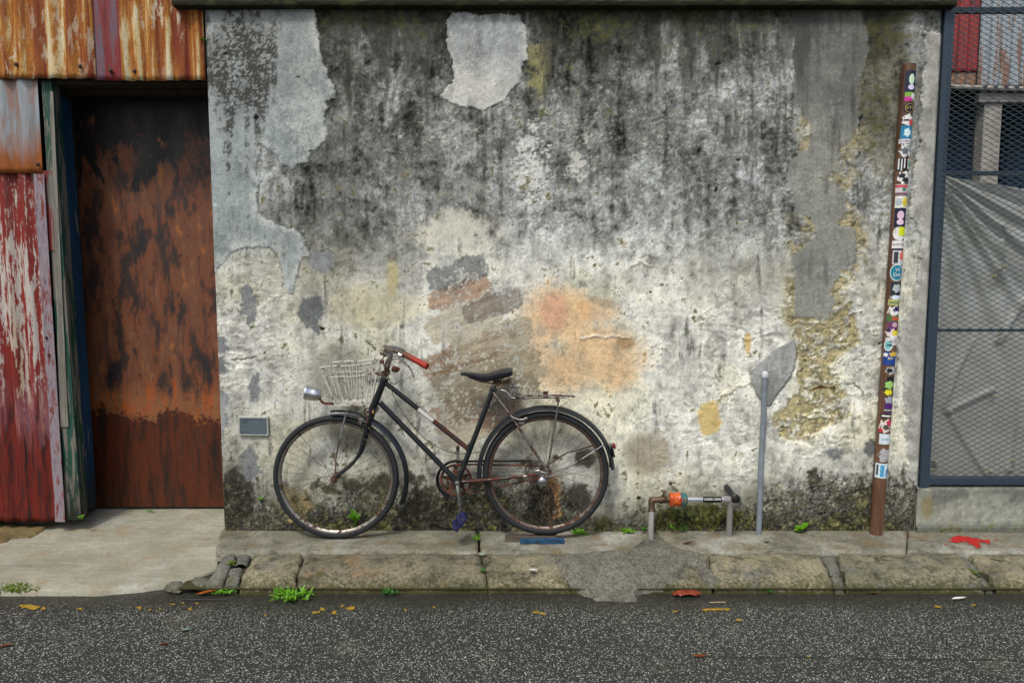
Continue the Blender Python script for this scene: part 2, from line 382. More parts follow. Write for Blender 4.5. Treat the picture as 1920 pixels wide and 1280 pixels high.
m_omet = M_metalrust('orange_meter_paint', lin((196, 86, 24)), lin((176, 46, 20)), 0.53, 0, 0.4, 50)
m_tmet = M_metalrust('teal_meter_cap', lin((40, 96, 96)), lin((150, 84, 40)), 0.56, 0, 0.4, 50)
m_steelblue = M_metalrust('blue_grey_frame_paint', lin((40, 56, 70)), lin((70, 78, 84)), 0.62, 0, 0.45)
m_meshw = flat('weathered_mesh_steel', lin((78, 92, 94)), 0.55, 0.3)

def M_concrete(name, c1, c2, moss=0.0, stain=None, agg=0.5, wet=0.0, dkm=1.0, stm=.8, brush=0.0, dkt=.46):
    n = NT(name, 0.88, 0, 0.3); a = n.noise(5, 8, 0.68, None, 0.5); b = n.noise(60, 7, 0.72); g = n.noise(260, 4, .7)
    c = n.ramp(a, [(0.33, lin(c1)), (0.66, lin(c2))])
    dk = n.ramp(n.noise(11, 7, .78, n.map((1, 1.4, 1), None, (3, 7, 1))), [(dkt-.12, 0.85), (dkt, 0.0)]); dk = n.math('MULTIPLY', dk, dkm)
    c = n.mix(c, tuple(v*.30 for v in lin(c1)), dk)
    if brush:
        q2 = n.n.new("ShaderNodeMapping"); q2.inputs["Rotation"].default_value = (0, 0, math.radians(38)); q2.inputs["Scale"].default_value = (4, 40, 6); n.l.new(n.pos, q2.inputs[0])
        bn = n.noise(1, 6, .7, q2.outputs[0], .6); c = n.mix(c, n.ramp(bn, [(.3, .55), (.5, 1.0), (.7, 1.35)]), brush, 'MULTIPLY')
        c = n.mix(c, lin((182, 184, 176)), n.ramp(n.noise(2.6, 6, .7, q2.outputs[0] if False else None), [(.52, 0.0), (.68, .55)]))
        c = n.mix(c, (0.015, .014, .012), n.ramp(n.noise(17, 3, .6, n.map((1, 2.4, 1), None, (2.3, 5.1, 0))), [(.70, 0.0), (.725, .85)]))
    if stain: c = n.mix(c, lin(stain), n.ramp(n.noise(7, 7, .68, n.map((1, 1, 1), None, (9, 2, 5))), [(0.52, 0.0), (0.68, stm)]))
    f = n.math('ADD', n.rng(b, .25, .75, 1-agg, 1+agg*.9), n.rng(g, .25, .75, -agg*.5, agg*.5))
    q = n.n.new("ShaderNodeCombineXYZ")
    for i in range(3): n.l.new(f, q.inputs[i])
    c = n.mix(c, q.outputs[0], 1.0, 'MULTIPLY')
    if moss:
        z = n.xyz()[2]; k = n.math('ADD', z, n.rng(b, .3, .7, -.04, .04))
        c = n.mix(c, n.ramp(g, [(0.3, lin((22, 24, 10))), (0.7, lin((84, 82, 34)))]), n.rng(k, -.095, -.042, moss, 0.0))
        c = n.mix(c, lin((74, 74, 30)), n.ramp(n.noise(14, 6, .7), [(0.58, 0.0), (0.68, .7)]))
    n.base(c); n.bump(n.math('ADD', b, n.math('MULTIPLY', g, .6)), 0.006, 0.7); n.rough(n.rng(a, .3, .7, .6, .92)); return n.m
m_pave = M_concrete('worn_concrete_strip', (98, 98, 84), (140, 138, 122), 0, (112, 92, 58), .5, 0, 1.0, .8, .3)
m_drive = M_concrete('smooth_concrete_ramp', (134, 134, 116), (158, 156, 140), 0, (140, 118, 84), .22, 0, .25, .6, .5)
m_oldc = M_concrete('brown_stained_concrete', (84, 70, 44), (120, 108, 70), 0, (110, 74, 34), .4)
m_kerb = [M_concrete('kerb_stone_tan', (96, 92, 74), (146, 140, 114), .95, (96, 98, 96), .6, dkt=.50),
          M_concrete('kerb_stone_grey', (86, 84, 70), (124, 118, 98), .95, (128, 104, 72), .6, dkt=.50),
          M_concrete('kerb_stone_brown', (88, 86, 70), (134, 130, 108), .95, (82, 86, 90), .6, dkt=.50)]
m_cobble = M_concrete('blue_grey_cobble', (86, 88, 82), (114, 114, 104), .6, None, .5)
m_mortar = M_concrete('dark_joint_fill', (46, 44, 34), (66, 64, 50), .7, None, .5)
m_plinth = M_concrete('mouldy_plinth_concrete', (104, 106, 98), (166, 166, 154), 0, (92, 88, 60), .35)
CRY = gnd(1600, 1234, -.1).y + .022*gnd(1600, 1234, -.1).x
def M_asphalt(name, light=1.0, lo=0.020):
    n = NT(name, 0.65, 0, 0.45); P = n.xyz(); y = P[1]
    wv = n.n.new("ShaderNodeVectorMath"); wv.operation = 'ADD'; n.l.new(n.pos, wv.inputs[0])
    nz = n.n.new("ShaderNodeTexNoise"); nz.inputs['Scale'].default_value = 60; n.l.new(n.pos, nz.inputs['Vector'])
    sc = n.n.new("ShaderNodeVectorMath"); sc.operation = 'SCALE'; n.l.new(nz.outputs['Color'], sc.inputs[0]); sc.inputs['Scale'].default_value = .012; n.l.new(sc.outputs[0], wv.inputs[1])
    v = wv.outputs[0]
    d1 = n.vor(150, 'F1', v); c1 = n.vor(150, 'F1', v, "Color"); d2 = n.vor(270, 'F1', v); c2 = n.vor(270, 'F1', v, "Color")
    r1 = n.xyz(c1)[0]; r2 = n.xyz(c2)[1]
    big = n.noise(1.0, 6, .65, n.map((.8, 2.6, 1))); cov = n.rng(big, .33, .67, -.17, .17)
    ln = n.math('ABSOLUTE', n.math('ADD', n.math('ADD', y, n.rng(n.noise(2.5, 5, .7), .2, .8, -.02, .02)), n.math('ADD', -CRY, n.math('MULTIPLY', P[0], .022))))
    crk = n.math('MULTIPLY', n.math('LESS_THAN', ln, n.rng(n.noise(9, 4, .7), .3, .7, .001, .010)), n.rng(P[0], .5, .9))
    wetb = n.rng(n.math('ADD', y, n.rng(n.noise(3, 5, .6), .3, .7, -.07, .07)), -.80, -.60, 0.0, 1.0)     # silted strip along the kerb
    s1 = n.math('MULTIPLY', n.math('GREATER_THAN', n.math('ADD', r1, cov), .40), n.ramp(d1, [(0.36, 1.0), (0.50, 0.0)]))
    s2 = n.math('MULTIPLY', n.math('GREATER_THAN', r2, .5), n.ramp(d2, [(0.34, 1.0), (0.5, 0.0)]))
    chip = n.ramp(n.xyz(c1)[1], [(0.0, (0.05*light,)*3), (0.35, (0.17*light, .18*light, .165*light)), (0.70, (0.40*light, .41*light, .38*light)), (1.0, (0.58*light, .58*light, .54*light))])
    c = n.mix((lo, lo, lo*.92), (0.09*light, .09*light, .082*light), n.math('MULTIPLY', s2, .8)); c = n.mix(c, chip, s1)
    c = n.mix(c, n.mix((0.022, 0.021, 0.016), (0.07, 0.068, 0.055), n.math('MULTIPLY', s2, .9)), n.math('MULTIPLY', wetb, .85))
    c = n.mix(c, lin((120, 116, 100)), n.math('MULTIPLY', n.ramp(n.noise(2.3, 6, .65, n.map((1, 1, 1), None, (5, 1, 0))), [(0.60, 0.0), (0.75, .3)]), 1.0))
    c = n.mix(c, (.012, .012, .010), n.math('MULTIPLY', crk, .85)); c = n.mix(c, (.96, 1.0, .92), 1.0, 'MULTIPLY')
    n.base(c); n.rough(n.mix((.62,)*3, (.38,)*3, wetb)); h = n.math('ADD', s1, n.math('MULTIPLY', s2, .4)); n.bump(h, 0.004, .8); return n.m
m_road = M_asphalt('coarse_asphalt'); m_patch = M_concrete('gritty_repair_mortar', (82, 80, 72), (116, 114, 102), 0, None, .85, 0, .6)
def M_leaf(name, c1, c2):
    n = NT(name, 0.5, 0, 0.4); c = n.ramp(n.noise(45, 4, .6), [(0.35, lin(c1)), (0.65, lin(c2))]); n.base(c)
    n.b.inputs["Transmission Weight"].default_value = 0
    tr = n.n.new("ShaderNodeBsdfTranslucent"); n.l.new(c, tr.inputs[0]); mx = n.n.new("ShaderNodeMixShader"); mx.inputs[0].default_value = .3
    n.l.new(n.b.outputs[0], mx.inputs[1]); n.l.new(tr.outputs[0], mx.inputs[2]); n.l.new(mx.outputs[0], n.n["Material Output"].inputs[0]); return n.m
m_leaf = M_leaf('fresh_green_leaf', (70, 128, 14), (116, 172, 28)); m_moss = M_leaf('yellow_green_moss', (70, 92, 16), (116, 134, 26)); m_leafd = M_leaf('dark_green_leaf', (34, 84, 20), (66, 124, 28))

# ------------------------------------------------------------------ ground
X_SLAB = -1.56
def hg(X, Y):       # height of the paved ground
    X = np.asarray(X, float); Y = np.asarray(Y, float)
    k = np.interp(Y, [-.60, -.556, -.545, -.52, -.42, -.31, -.306], [-.10, -.10, -.075, -.052, -.018, -.002, 0.0])
    s = np.interp(Y, [-.60, -.575, -.56, .40], [-.10, -.10, -.088, .004])
    t = sm(X_SLAB-.12, X_SLAB+.10, X - 0.18*np.clip(-Y, 0, .6)*0)
    return s*(1-t) + k*t
road = MB(); 
def sheet(name, x0, x1, y0, y1, z, mat, **kw):
    b = MB(); b.add([(x0, y0, z), (x1, y0, z), (x1, y1, z), (x0, y1, z)], [(0, 1, 2, 3)]); return b.build(name, mat, None, False, **kw)
nx, ny = 420, 110
gx = np.linspace(-4, 4, nx); gy = np.linspace(-2.2, -.45, ny); GX, GY = np.meshgrid(gx, gy)
GZ = -.10 + .012*fbm(GX*1.5, GY*1.5, 3, 3) - .008*sm(-.75, -.6, GY) + .001*fbm(GX*30, GY*30, 2, 2)
gridmesh('road', np.stack([GX, GY, GZ], -1), np.ones((ny-1, nx-1), bool), m_road, None, kind='structure')
sheet('ground', -150, 150, -150, 150, -.135, m_road, kind='structure')

# pavement strip
pav = root('pavement', 'narrow concrete strip between the wall foot and the kerb stones', 'pavement', (0, 0, 0)); del pav['category']; pav['kind'] = 'structure'
def slab(px0, px1, name='paving_slab', seed=0, y1=.06, mat=None, y0=-.302):
    xa0, xb0 = gnd(px0[0], 995).x, gnd(px0[1], 1035).x; xa1, xb1 = gnd(px1[0], 995).x, gnd(px1[1], 1035).x
    n = max(8, int((xa1-xa0)/.02)); m = 14; P = np.zeros((m, n, 3))
    for j in range(m):
        v = j/(m-1); Y = y0 + (y1-y0)*v; w = np.clip((Y+.302)/.302, 0, 1)
        xl = xb0+(xa0-xb0)*w + .008*(vn(np.array(Y*22.), np.array(seed*3.1), 1)-.5); xr = xb1+(xa1-xb1)*w + .008*(vn(np.array(Y*22.), np.array(seed*3.1+5), 1)-.5)
        X = xl+(xr-xl)*np.linspace(0, 1, n)
        P[j, :, 0] = X; P[j, :, 1] = Y + (0.007*(fbm(X*9, X*0+seed, 4, 3)) if j == 0 else 0); P[j, :, 2] = .006*fbm(X*8, Y*8+seed*0, 5, 4) + .0015*math.sin(seed*2.1)
    # rounded border: extra skirts
    top = P.copy(); e = np.minimum.outer(np.minimum(np.arange(m), 99), np.ones(n)); 
    top[0, :, 2] -= .006; top[:, 0, 2] -= .004; top[:, -1, 2] -= .004
    sk0 = top[:1].copy(); sk0[:, :, 2] = -.05
    A = np.concatenate([sk0, top], 0); l = A[:, :1].copy(); l[:, :, 2] = -.05; r = A[:, -1:].copy(); r[:, :, 2] = -.05
    A = np.concatenate([l, A, r], 1)
    return gridmesh(name, A, np.ones((A.shape[0]-1, A.shape[1]-1), bool), mat or m_pave, pav)
slab((414, 404), (892, 897), seed=1); slab((899, 903), (1226, 1262), seed=2); slab((1231, 1268), (1700, 1700), seed=3); slab((1703, 1702), (2300, 2360), seed=4)
sheet('pavement_bed', -1.62, 5, -.56, .30, -.02, m_mortar, kind='structure').location.z = -.06

# kerb
kerb = root('kerb', 'row of worn rounded kerb stones along the road edge', 'kerb', (0, -.43, -.05)); del kerb['category']; kerb['kind'] = 'structure'
def kstone(t0, t1, b0, b1, mat, seed, wob=.010, name='kerb_stone', dz=0.0, fy=(0.0, 1.0), **kw):
    m = 22; L = abs(gnd(t1, 1035).x-gnd(t0, 1035).x); n = max(8, int(L/.013))
    prof = [(-.313, -.05), (-.314, -.012), (-.319, -.003), (-.34, -.004), (-.37, -.008), (-.41, -.016), (-.44, -.026), (-.47, -.036), (-.50, -.047), (-.525, -.058), (-.542, -.070), (-.551, -.084), (-.555, -.10), (-.556, -.125)]
    ss = np.linspace(0, len(prof)-1, m); pY = np.interp(ss, range(len(prof)), [p[0] for p in prof]); pZ = np.interp(ss, range(len(prof)), [p[1] for p in prof])
    k0, k1 = int(fy[0]*(m-1)), int(fy[1]*(m-1)); P = np.zeros((k1-k0+1, n+2, 3))
    X0t, X1t, X0b, X1b = gnd(t0, 1035).x, gnd(t1, 1035).x, gnd(b0, 1110, -.1).x, gnd(b1, 1110, -.1).x
    for jj, j in enumerate(range(k0, k1+1)):
        w = np.clip((-.313-pY[j])/.243, 0, 1)
        xl = X0t+(X0b-X0t)*w + wob*(vn(np.array(pY[j]*30), np.array(seed*1.7), 2)-.5)*2; xr = X1t+(X1b-X1t)*w + wob*(vn(np.array(pY[j]*30), np.array(seed*1.7+7), 2)-.5)*2
        X = xl+(xr-xl)*np.linspace(0, 1, n)
        e = np.minimum(X-xl, xr-X); rd = .010*(1-sm(0, .022, e))**2
        nz = fbm(X*7+seed, pY[j]*7+X*0, 6, 4); n2 = fbm(X*38, pY[j]*38+X*0, 1, 3)
        z = pZ[j]+dz - rd + .014*nz*(1 if 2 < j < m-3 else .2) + .005*n2*(1 if j > 1 else 0)
        P[jj, 1:-1, 0] = X; P[jj, 1:-1, 1] = pY[j] + (.02*nz+.006*n2)*w*w - .006*(e < .004); P[jj, 1:-1, 2] = z
        P[jj, 0] = P[jj, 1]; P[jj, -1] = P[jj, -2]; P[jj, 0, 2] -= .05; P[jj, -1, 2] -= .05
    return gridmesh(name, P, np.ones((P.shape[0]-1, n+1), bool), mat, kerb, **kw)
kstone(478, 570, 449, 553, m_kerb[0], 1); kstone(574, 902, 557, 914, m_kerb[1], 2, .012); kstone(906, 1040, 919, 1068, m_kerb[0], 3)
kstone(1044, 1326, 1072, 1334, m_kerb[2], 4); kstone(1329, 1534, 1338, 1562, m_kerb[0], 5); kstone(1569, 1792, 1586, 1846, m_kerb[2], 6, .014)
kstone(1812, 2030, 1866, 2110, m_kerb[0], 7, .014); kstone(2034, 2300, 2114, 2420, m_kerb[1], 8)
kstone(1538, 1564, 1566, 1581, m_cobble, 12, .006, 'joint_stone', -.006); kstone(1796, 1808, 1850, 1861, m_cobble, 13, .004, 'joint_stone', -.012)
kstone(449, 473, 430, 446, m_cobble, 21, .004, 'cobble', -.004, (0, .42)); kstone(441, 465, 420, 446, m_cobble, 22, .003, 'cobble', -.006, (.43, .78)); kstone(436, 460, 420, 446, m_cobble, 23, .003, 'cobble', -.008, (.79, 1))
kstone(424, 445, 384, 416, m_cobble, 24, .004, 'cobble', -.002, (0, 1))
kb = MB(); kb.box((1.79, -.40, -.085), (6.46, .17, .07)); kb.box((1.79, -.50, -.115), (6.46, .05, .05)); kb.build('kerb_bedding', m_mortar, kerb, False)

# driveway ramp (left)
dr = root('driveway', 'pale smooth concrete ramp before the rusty door', 'driveway', (-2.3, -.1, -.05)); del dr['category']; dr['kind'] = 'structure'
xs = np.linspace(-4.6, -1.455, 300); P = []
rows = 60; fr_x = [-4.6, -3.0, -2.66, -2.55, -2.0, -1.80, -1.72, -1.60, -1.50, -1.455]
fr_y = [-.50, -.50, -.50, -.575, -.575, -.560, -.53, -.54, -.535, -.515]
rows = 60; fr_x = [-4.6, -3.0, -2.66, -2.55, -2.0, -1.80, -1.72, -1.60, -1.50, -1.40]
fr_y = [-.50, -.50, -.50, -.575, -.575, -.535, -.50, -.46, -.36, -.20]
for j in range(rows):
    v = j/(rows-1); yf = np.interp(xs, fr_x, fr_y) + .014*fbm(xs*14, xs*0, 2, 4); yb = np.where(xs > -1.655, np.minimum(.0, yf+.2), .42)
    yb = np.maximum(np.interp(xs, [-4.6, -1.66, -1.638, -1.60, -1.55, -1.50, -1.455], [.42, .42, 0, -.11, -.26, -.41, -.50]), yf+.004)
    Y = yf + (yb-yf)*v; z = hg(-3, Y) + .008*fbm(xs*2.2, Y*2.2, 4, 4) + .006
    z = np.where(j == 0, -.13, np.where(j == 1, z-.006, z)); Y = np.where(j == 1, yf+.001, Y)
    P.append(np.stack([xs, Y, z], -1))
P = np.array(P)
gridmesh('concrete_ramp', P, np.ones((rows-1, len(xs)-1), bool), m_drive, dr)
def ground_patch(name, poly, thick, mat, parent, res=.008, base=hg, wob=3.0, wf=.09, edge=6.0, extra=0.0, **kw):
    pw = [gnd(x, y, 0) if y < 1040 else gnd(x, y, -.09) for x, y in poly]
    x0, x1 = min(p.x for p in pw)-.05, max(p.x for p in pw)+.05; y0, y1 = min(p.y for p in pw)-.08, max(p.y for p in pw)+.08
    X, Y = np.meshgrid(np.arange(x0, x1, res), np.arange(y0, y1, res)); Z = base(X, Y)
    PX, PY = proj(X, Y, Z)
    s = polysdf(PX + wob*2*fbm(PX*wf, PY*wf, 3, 4)*2, PY + wob*2*fbm(PX*wf+9, PY*wf, 5, 4), poly)
    Zt = Z + thick*(sm(0, edge, s) if thick > .003 else 1.0) + extra + (.004*fbm(X*25, Y*25, 3, 3) if thick > .003 else 0)
    Zt = np.where(s < 0, Z-.004, Zt) if thick > .003 else Zt
    f = (s[:-1, :-1] > 0) | (s[1:, 1:] > 0) | (s[1:, :-1] > 0) | (s[:-1, 1:] > 0) if thick > .003 else (s[:-1, :-1] > 0) & (s[1:, 1:] > 0)
    if not f.any(): return None
    return gridmesh(name, np.stack([X, Y, Zt], -1), f, mat, parent, **kw)
def hroad(X, Y): return -.10 + .012*fbm(X*1.5, Y*1.5, 3, 3) - .008*sm(-.75, -.6, Y)
def hdrive(X, Y): return hg(-3+X*0, Y) + .008*fbm(X*2.2, Y*2.2, 4, 4) + .006
ground_patch('asphalt_patch', [(1035, 1042), (1110, 1036), (1188, 1030), (1204, 1014), (1236, 1013), (1262, 1024), (1318, 1040), (1328, 1066), (1346, 1085), (1334, 1098), (1316, 1084), (1303, 1060), (1288, 1056), (1272, 1085), (1238, 1104), (1200, 1112), (1190, 1126), (1115, 1124), (1080, 1106), (1062, 1082), (1044, 1062)], .016, m_patch, kerb, res=.007, extra=.004)
ground_patch('old_concrete', [(-260, 975), (105, 984), (88, 992), (72, 1000), (62, 1006), (20, 1012), (-30, 1030), (-260, 1040)], .012, m_oldc, dr, base=hdrive, res=.01, extra=.004)

for rp in ([(312, 1098), (338, 1090), (352, 1099), (336, 1108), (316, 1108)], [(356, 1090), (378, 1082), (402, 1090), (398, 1102), (372, 1104)]):
    ground_patch('broken_edge', rp, .022, m_cobble, dr, base=lambda X, Y: hg(-3+X*0, Y)-.002, res=.006, wob=4)
# ------------------------------------------------------------------ the plastered wall
XL = at(400, 500, 0).x; XR = at(1745, 500, 0).x; ZC = at(960, 11, -.052).z; ZT = ZC + .012
res = .006; gx = np.arange(XL, XR+res, res); gz = np.arange(-.02, ZT+.02, res)
X, Z = np.meshgrid(gx, gz); px, py = proj(X, 0, Z)
wx = px + 26*fbm(px/60, py/60, 1, 4); wy = py + 26*fbm(px/60+5, py/60+9, 2, 4)
kx = [390, 500, 620, 740, 860, 980, 1100, 1220, 1340, 1460, 1580, 1700, 1760]
ky = [20, 90, 160, 240, 320, 400, 480, 560, 640, 720, 800, 880, 940, 990]
lum = np.array([
 [100, 84, 70, 66, 74, 78, 62, 62, 70, 72, 70, 84, 110],
 [136, 112, 78, 88, 110, 92, 82, 84, 108, 116, 100, 112, 150],
 [138, 118, 76, 92, 112, 98, 82, 92, 128, 124, 110, 140, 158],
 [150, 150, 82, 92, 96, 106, 106, 108, 122, 118, 128, 150, 162],
 [150, 140, 84, 88, 96, 140, 112, 112, 124, 122, 140, 160, 165],
 [152, 100, 86, 98, 112, 132, 142, 144, 140, 118, 150, 168, 165],
 [160, 150, 118, 124, 196, 168, 178, 176, 160, 152, 160, 178, 165],
 [176, 168, 156, 170, 196, 178, 182, 188, 178, 186, 172, 182, 165],
 [170, 174, 168, 184, 192, 186, 186, 190, 182, 194, 172, 186, 165],
 [160, 168, 158, 184, 184, 192, 188, 190, 188, 200, 188, 196, 165],
 [148, 160, 158, 176, 176, 172, 180, 190, 192, 192, 196, 200, 165],
 [118, 142, 158, 164, 160, 158, 176, 172, 194, 182, 172, 172, 150],
 [84, 118, 148, 132, 122, 120, 150, 150, 140, 128, 120, 130, 140],
 [62, 84, 84, 74, 66, 74, 92, 92, 92, 92, 96, 110, 120]], float)
lum = lum + 15*(lum < 135)*(np.array(ky)[:, None] < 520) + 4 + 13*(lum > 140)
ix = np.clip(np.interp(wx, kx, range(len(kx))), 0, len(kx)-1.001); iy = np.clip(np.interp(wy, ky, range(len(ky))), 0, len(ky)-1.001)
i0 = ix.astype(int); j0 = iy.astype(int); u = ix-i0; v = iy-j0; u = u*u*(3-2*u); v = v*v*(3-2*v)
L = (lum[j0, i0]*(1-u)+lum[j0, i0+1]*u)*(1-v) + (lum[j0+1, i0]*(1-u)+lum[j0+1, i0+1]*u)*v
n_lo = fbm(px/45, py/45, 3, 6, .62); n_md = fbm(px/13, py/13, 5, 5, .65); n_hi = fbm(px/4.2, py/4.2, 6, 3, .7); n_st = fbm(px/16, py/130, 7, 5, .62); n_st2 = fbm(px/7, py/60, 2, 4, .6)
upper = sm(520, 380, py); 
L = L*(1 + .62*n_lo*(1+.35*upper) + .60*n_md*(1+.35*upper) + .44*n_st*(.6+upper)+.46*n_hi*(.6+.6*upper))
n_sp = fbm(px/2.6, py/2.6, 4, 2, .8)
L = L + 30*sm(.14, .28, n_hi*.6+n_sp*.5+.8*n_md)*upper - 34*sm(.14, .28, -n_sp*.6-n_hi*.4-.7*n_md)*(.35+.65*upper) + 12*(1-upper)*sm(980, 850, py)
_bl = fbm(px/55, py/80, 6, 6, .7); L = L + upper*(40*sm(.05, .18, _bl)-34*sm(.05, .18, -_bl)) - upper*30*sm(.08, .22, -fbm(px/14, py/120, 1, 5, .65))
for a_, b_, c_, d_, w_ in ((745, 95, 700, 235, 4), (757, 110, 722, 232, 3), (770, 120, 735, 225, 4), (802, 103, 770, 160, 2.5), (1110, 150, 1160, 185, 3), (1040, 165, 1075, 168, 3)):
    L = L + 42*sm(w_+3, w_-2, linesdf(px+12*_bl, py+12*n_lo, [(a_, b_), ((a_+c_)/2-6, (b_+d_)/2), (c_, d_)]))*sm(-.2, .1, n_md)
t = np.clip((L-70)/130, 0, 1)[..., None]
C = np.array([64, 64, 56])*(1-t) + np.array([210, 211, 201])*t; C = C*(L/np.maximum((C*[.3, .6, .1]).sum(-1), 1))[..., None]
warm = sm(-.1, .25, fbm(px/90, py/90, 4, 4))*sm(380, 560, py)
C = C*(1 + warm[..., None]*np.array([.02, .01, -.05])); C = C*(1+upper[..., None]*np.array([-.03, -.01, .03]))
Yd = np.zeros_like(X)        # relief: negative = towards the viewer
Yd -= .0020*n_lo + .0022*n_md + .0012*n_hi
def put(mask, col, amt=1.0, tex=.5):
    global C
    m = (np.clip(mask, 0, 1)*amt)[..., None]; col = np.array(col, float)*(1 + tex*(.55*n_md+.5*n_hi+.3*n_lo))[..., None]
    C = C*(1-m) + col*m
# wrinkled, flaking lime wash
def zone(cx, cy, rx, ry): return np.exp(-(((px-cx)/rx)**2+((py-cy)/ry)**2)**1.5)
wr = np.clip(1.0*zone(460, 620, 95, 150)+.9*zone(790, 215, 100, 60)+.8*zone(1330, 260, 190, 130)+1.0*zone(1400, 640, 130, 60)+1.0*zone(1560, 640, 130, 170)+.7*zone(1340, 800, 100, 70)+.8*zone(1000, 300, 60, 120)+.8*zone(1190, 640, 80, 40)+.8*zone(1600, 300, 90, 200)+.7*zone(1480, 400, 60, 100)+1.0*zone(1560, 790, 120, 60)+.9*zone(1500, 920, 200, 70)+.5*zone(900, 940, 300, 60), 0, 1)
qx = px + 34*fbm(px/38, py/30, 1, 4, .6); qy = py + 34*fbm(px/38+31, py/30, 4, 4, .6)
rid = 1-np.abs(np.sin(qy/6.2 + 6*fbm(qx/24, qy/24, 2, 3))); rid = rid**1.5
brk = sm(-.02, .10, fbm(px/22, py/14, 6, 4))
wk = wr*brk
Yd -= .0042*wk*(rid-.4) + .0035*wk*fbm(qx/9, qy/5, 3, 3)
C = C*(1 + (wk*(.34*(rid-.55)))[..., None])
# long flake rims
rim = np.abs(fbm(px/34, py/22, 7, 5, .6)); rm = sm(.020, .004, rim)*sm(.02, .2, wr+.06)*sm(-.05, .1, n_lo+.04)
put(rm, (212, 209, 192), .7, .2); Yd -= .004*rm
cr_ = sm(.012, .002, np.abs(fbm(px/26+40, py/26, 2, 5, .6)))*sm(-.02, .1, fbm(px/70, py/70, 5, 3)); put(cr_, (60, 58, 48), .55); Yd += .002*cr_
_fa = fbm(px/24, py/24, 3, 6, .75)
put(sm(.42, .85, zone(868, 440, 96, 60)*.9+.8*n_lo+.7*_fa+.3*n_st), (216, 214, 198), .85, .25)
put(sm(.52, .70, .72*zone(992, 315, 46, 105)+1.3*_fa+.6*n_hi), (210, 212, 206), .9, .2); put(sm(.52, .68, .6*zone(1082, 305, 36, 40)+1.5*_fa+.6*n_hi), (206, 206, 196), .85, .2)
put(sm(.3, 1.0, zone(700, 575, 110, 50)+.8*n_lo), (192, 182, 140), .5, .4); put(sm(.4, 1.0, zone(735, 520, 16, 50)+.6*n_md), (198, 184, 124), .6, .4)
put(sm(.5, 1, zone(1010, 130, 35, 80)+1.0*n_md+.5*n_lo), (152, 146, 84), .6, .5)
# mould streaks below the coping
stk = sm(.05, .32, n_st+.40*sm(210, 20, py)-.06+.4*n_st2)*sm(330, 60, py)*sm(1730, 1640, px)
put(stk, (44, 44, 38), .6, .5)
put(sm(.15, .5, .75*zone(440, 130, 70, 95)+n_st*1.2+.5*n_md), (58, 58, 54), .85, .6)
put(sm(.10, .32, fbm(px/40, py/18, 2, 5)+.25*sm(70, 15, py)-.05)*sm(80, 20, py), (48, 50, 26), .7, .8)
put(sm(.2, .5, zone(1660, 180, 70, 170)*.75+1.3*n_md+.6*n_lo), (84, 80, 58), .5, 1.2)
for cx, cy, rx, ry in [(1105, 50, 90, 35), (700, 40, 150, 18), (1640, 60, 70, 50), (1645, 215, 30, 60)]: put(sm(.35, .75, .6*zone(cx, cy, rx, ry)+1.5*n_md+.9*n_hi+.5*n_lo), (64, 66, 34), .72, 1.0)
# orange airbrushed cloud
oc = np.maximum.reduce([zone(1050, 590, 78, 62), zone(1120, 665, 92, 68), zone(1060, 690, 66, 52), zone(1010, 640, 40, 110)*.8, zone(1155, 690, 46, 50)])
put(sm(.10, 1.0, oc+.75*n_lo+.45*n_md), (214, 178, 132), .80, .6); put(sm(.3, 1, zone(1040, 585, 34, 46)+.5*n_md), (204, 146, 124), .5, .4); put(sm(.3, 1, zone(1120, 580, 50, 30)+.4*n_md), (208, 158, 108), .4, .3)
put(sm(.4, .8, zone(1172, 642, 22, 16)+.6*n_md), (168, 134, 92), .7)
put(sm(.45, .7, zone(1330, 785, 26, 38)+1.0*n_md+.6*n_lo), (206, 180, 112), .85, .25); put(sm(.5, .7, zone(1402, 640, 8, 26)+.6*n_md), (206, 176, 110), .8)
put(sm(.3, .8, zone(1215, 850, 50, 46)+.9*n_lo+.4*n_md), (142, 134, 114), .7); put(sm(.3, .9, zone(1440, 550, 70, 60)*.8+.8*n_lo), (150, 152, 152), .4)
put(sm(.3, .9, zone(640, 700, 70, 70)+.8*n_lo), (112, 110, 98), .55); put(sm(.3, .9, zone(660, 800, 50, 50)+.8*n_lo), (60, 60, 46), .55)
# yellow sand mortar laid bare
P3 = [(1380+a/2, b/2) for a, b in [(210,30),(215,300),(235,430),(290,480),(270,560),(210,580),(190,680),(220,740),(215,800),(280,820),(300,900),(250,930),(210,960),(230,1040),(215,1200),(260,1190),(350,1195),(370,1130),(350,1090),(400,1020),(450,980),(455,900),(450,850),(370,840),(400,810),(415,750),(400,700),(320,665),(390,650),(395,600),(385,560),(440,520),(450,480),(460,400),(450,350),(480,250),(500,180),(490,120),(460,30)]]
_ja, _jb = fbm(px/30, py/30, 6, 6, .72), fbm(px/30+50, py/30, 2, 6, .72)
jit = lambda a=7: (px + a*2.9*_ja + a*.4*n_hi, py + a*2.9*_jb + a*.4*n_hi)
jx, jy = jit()
s3 = polysdf(jx, jy, P3)
sand = sm(-34, -6, s3)*sm(160, 300, py)*sm(-.10, .04, n_lo+.03)*sm(1490, 1500, px + 20*n_md + 0*px + (py > 400)*30)
sQ = polysdf(px+30*n_lo+12*n_md, py+24*n_md, [(1470, 585), (1545, 600), (1600, 560), (1618, 640), (1560, 690), (1590, 735), (1600, 780), (1560, 800), (1520, 828), (1462, 826), (1440, 790), (1490, 740), (1500, 680), (1478, 640)])
sand = np.clip(np.maximum(sand*.9, sm(-3, 6, sQ)*sm(-.16, -.02, n_md+.35*n_lo)), 0, 1)
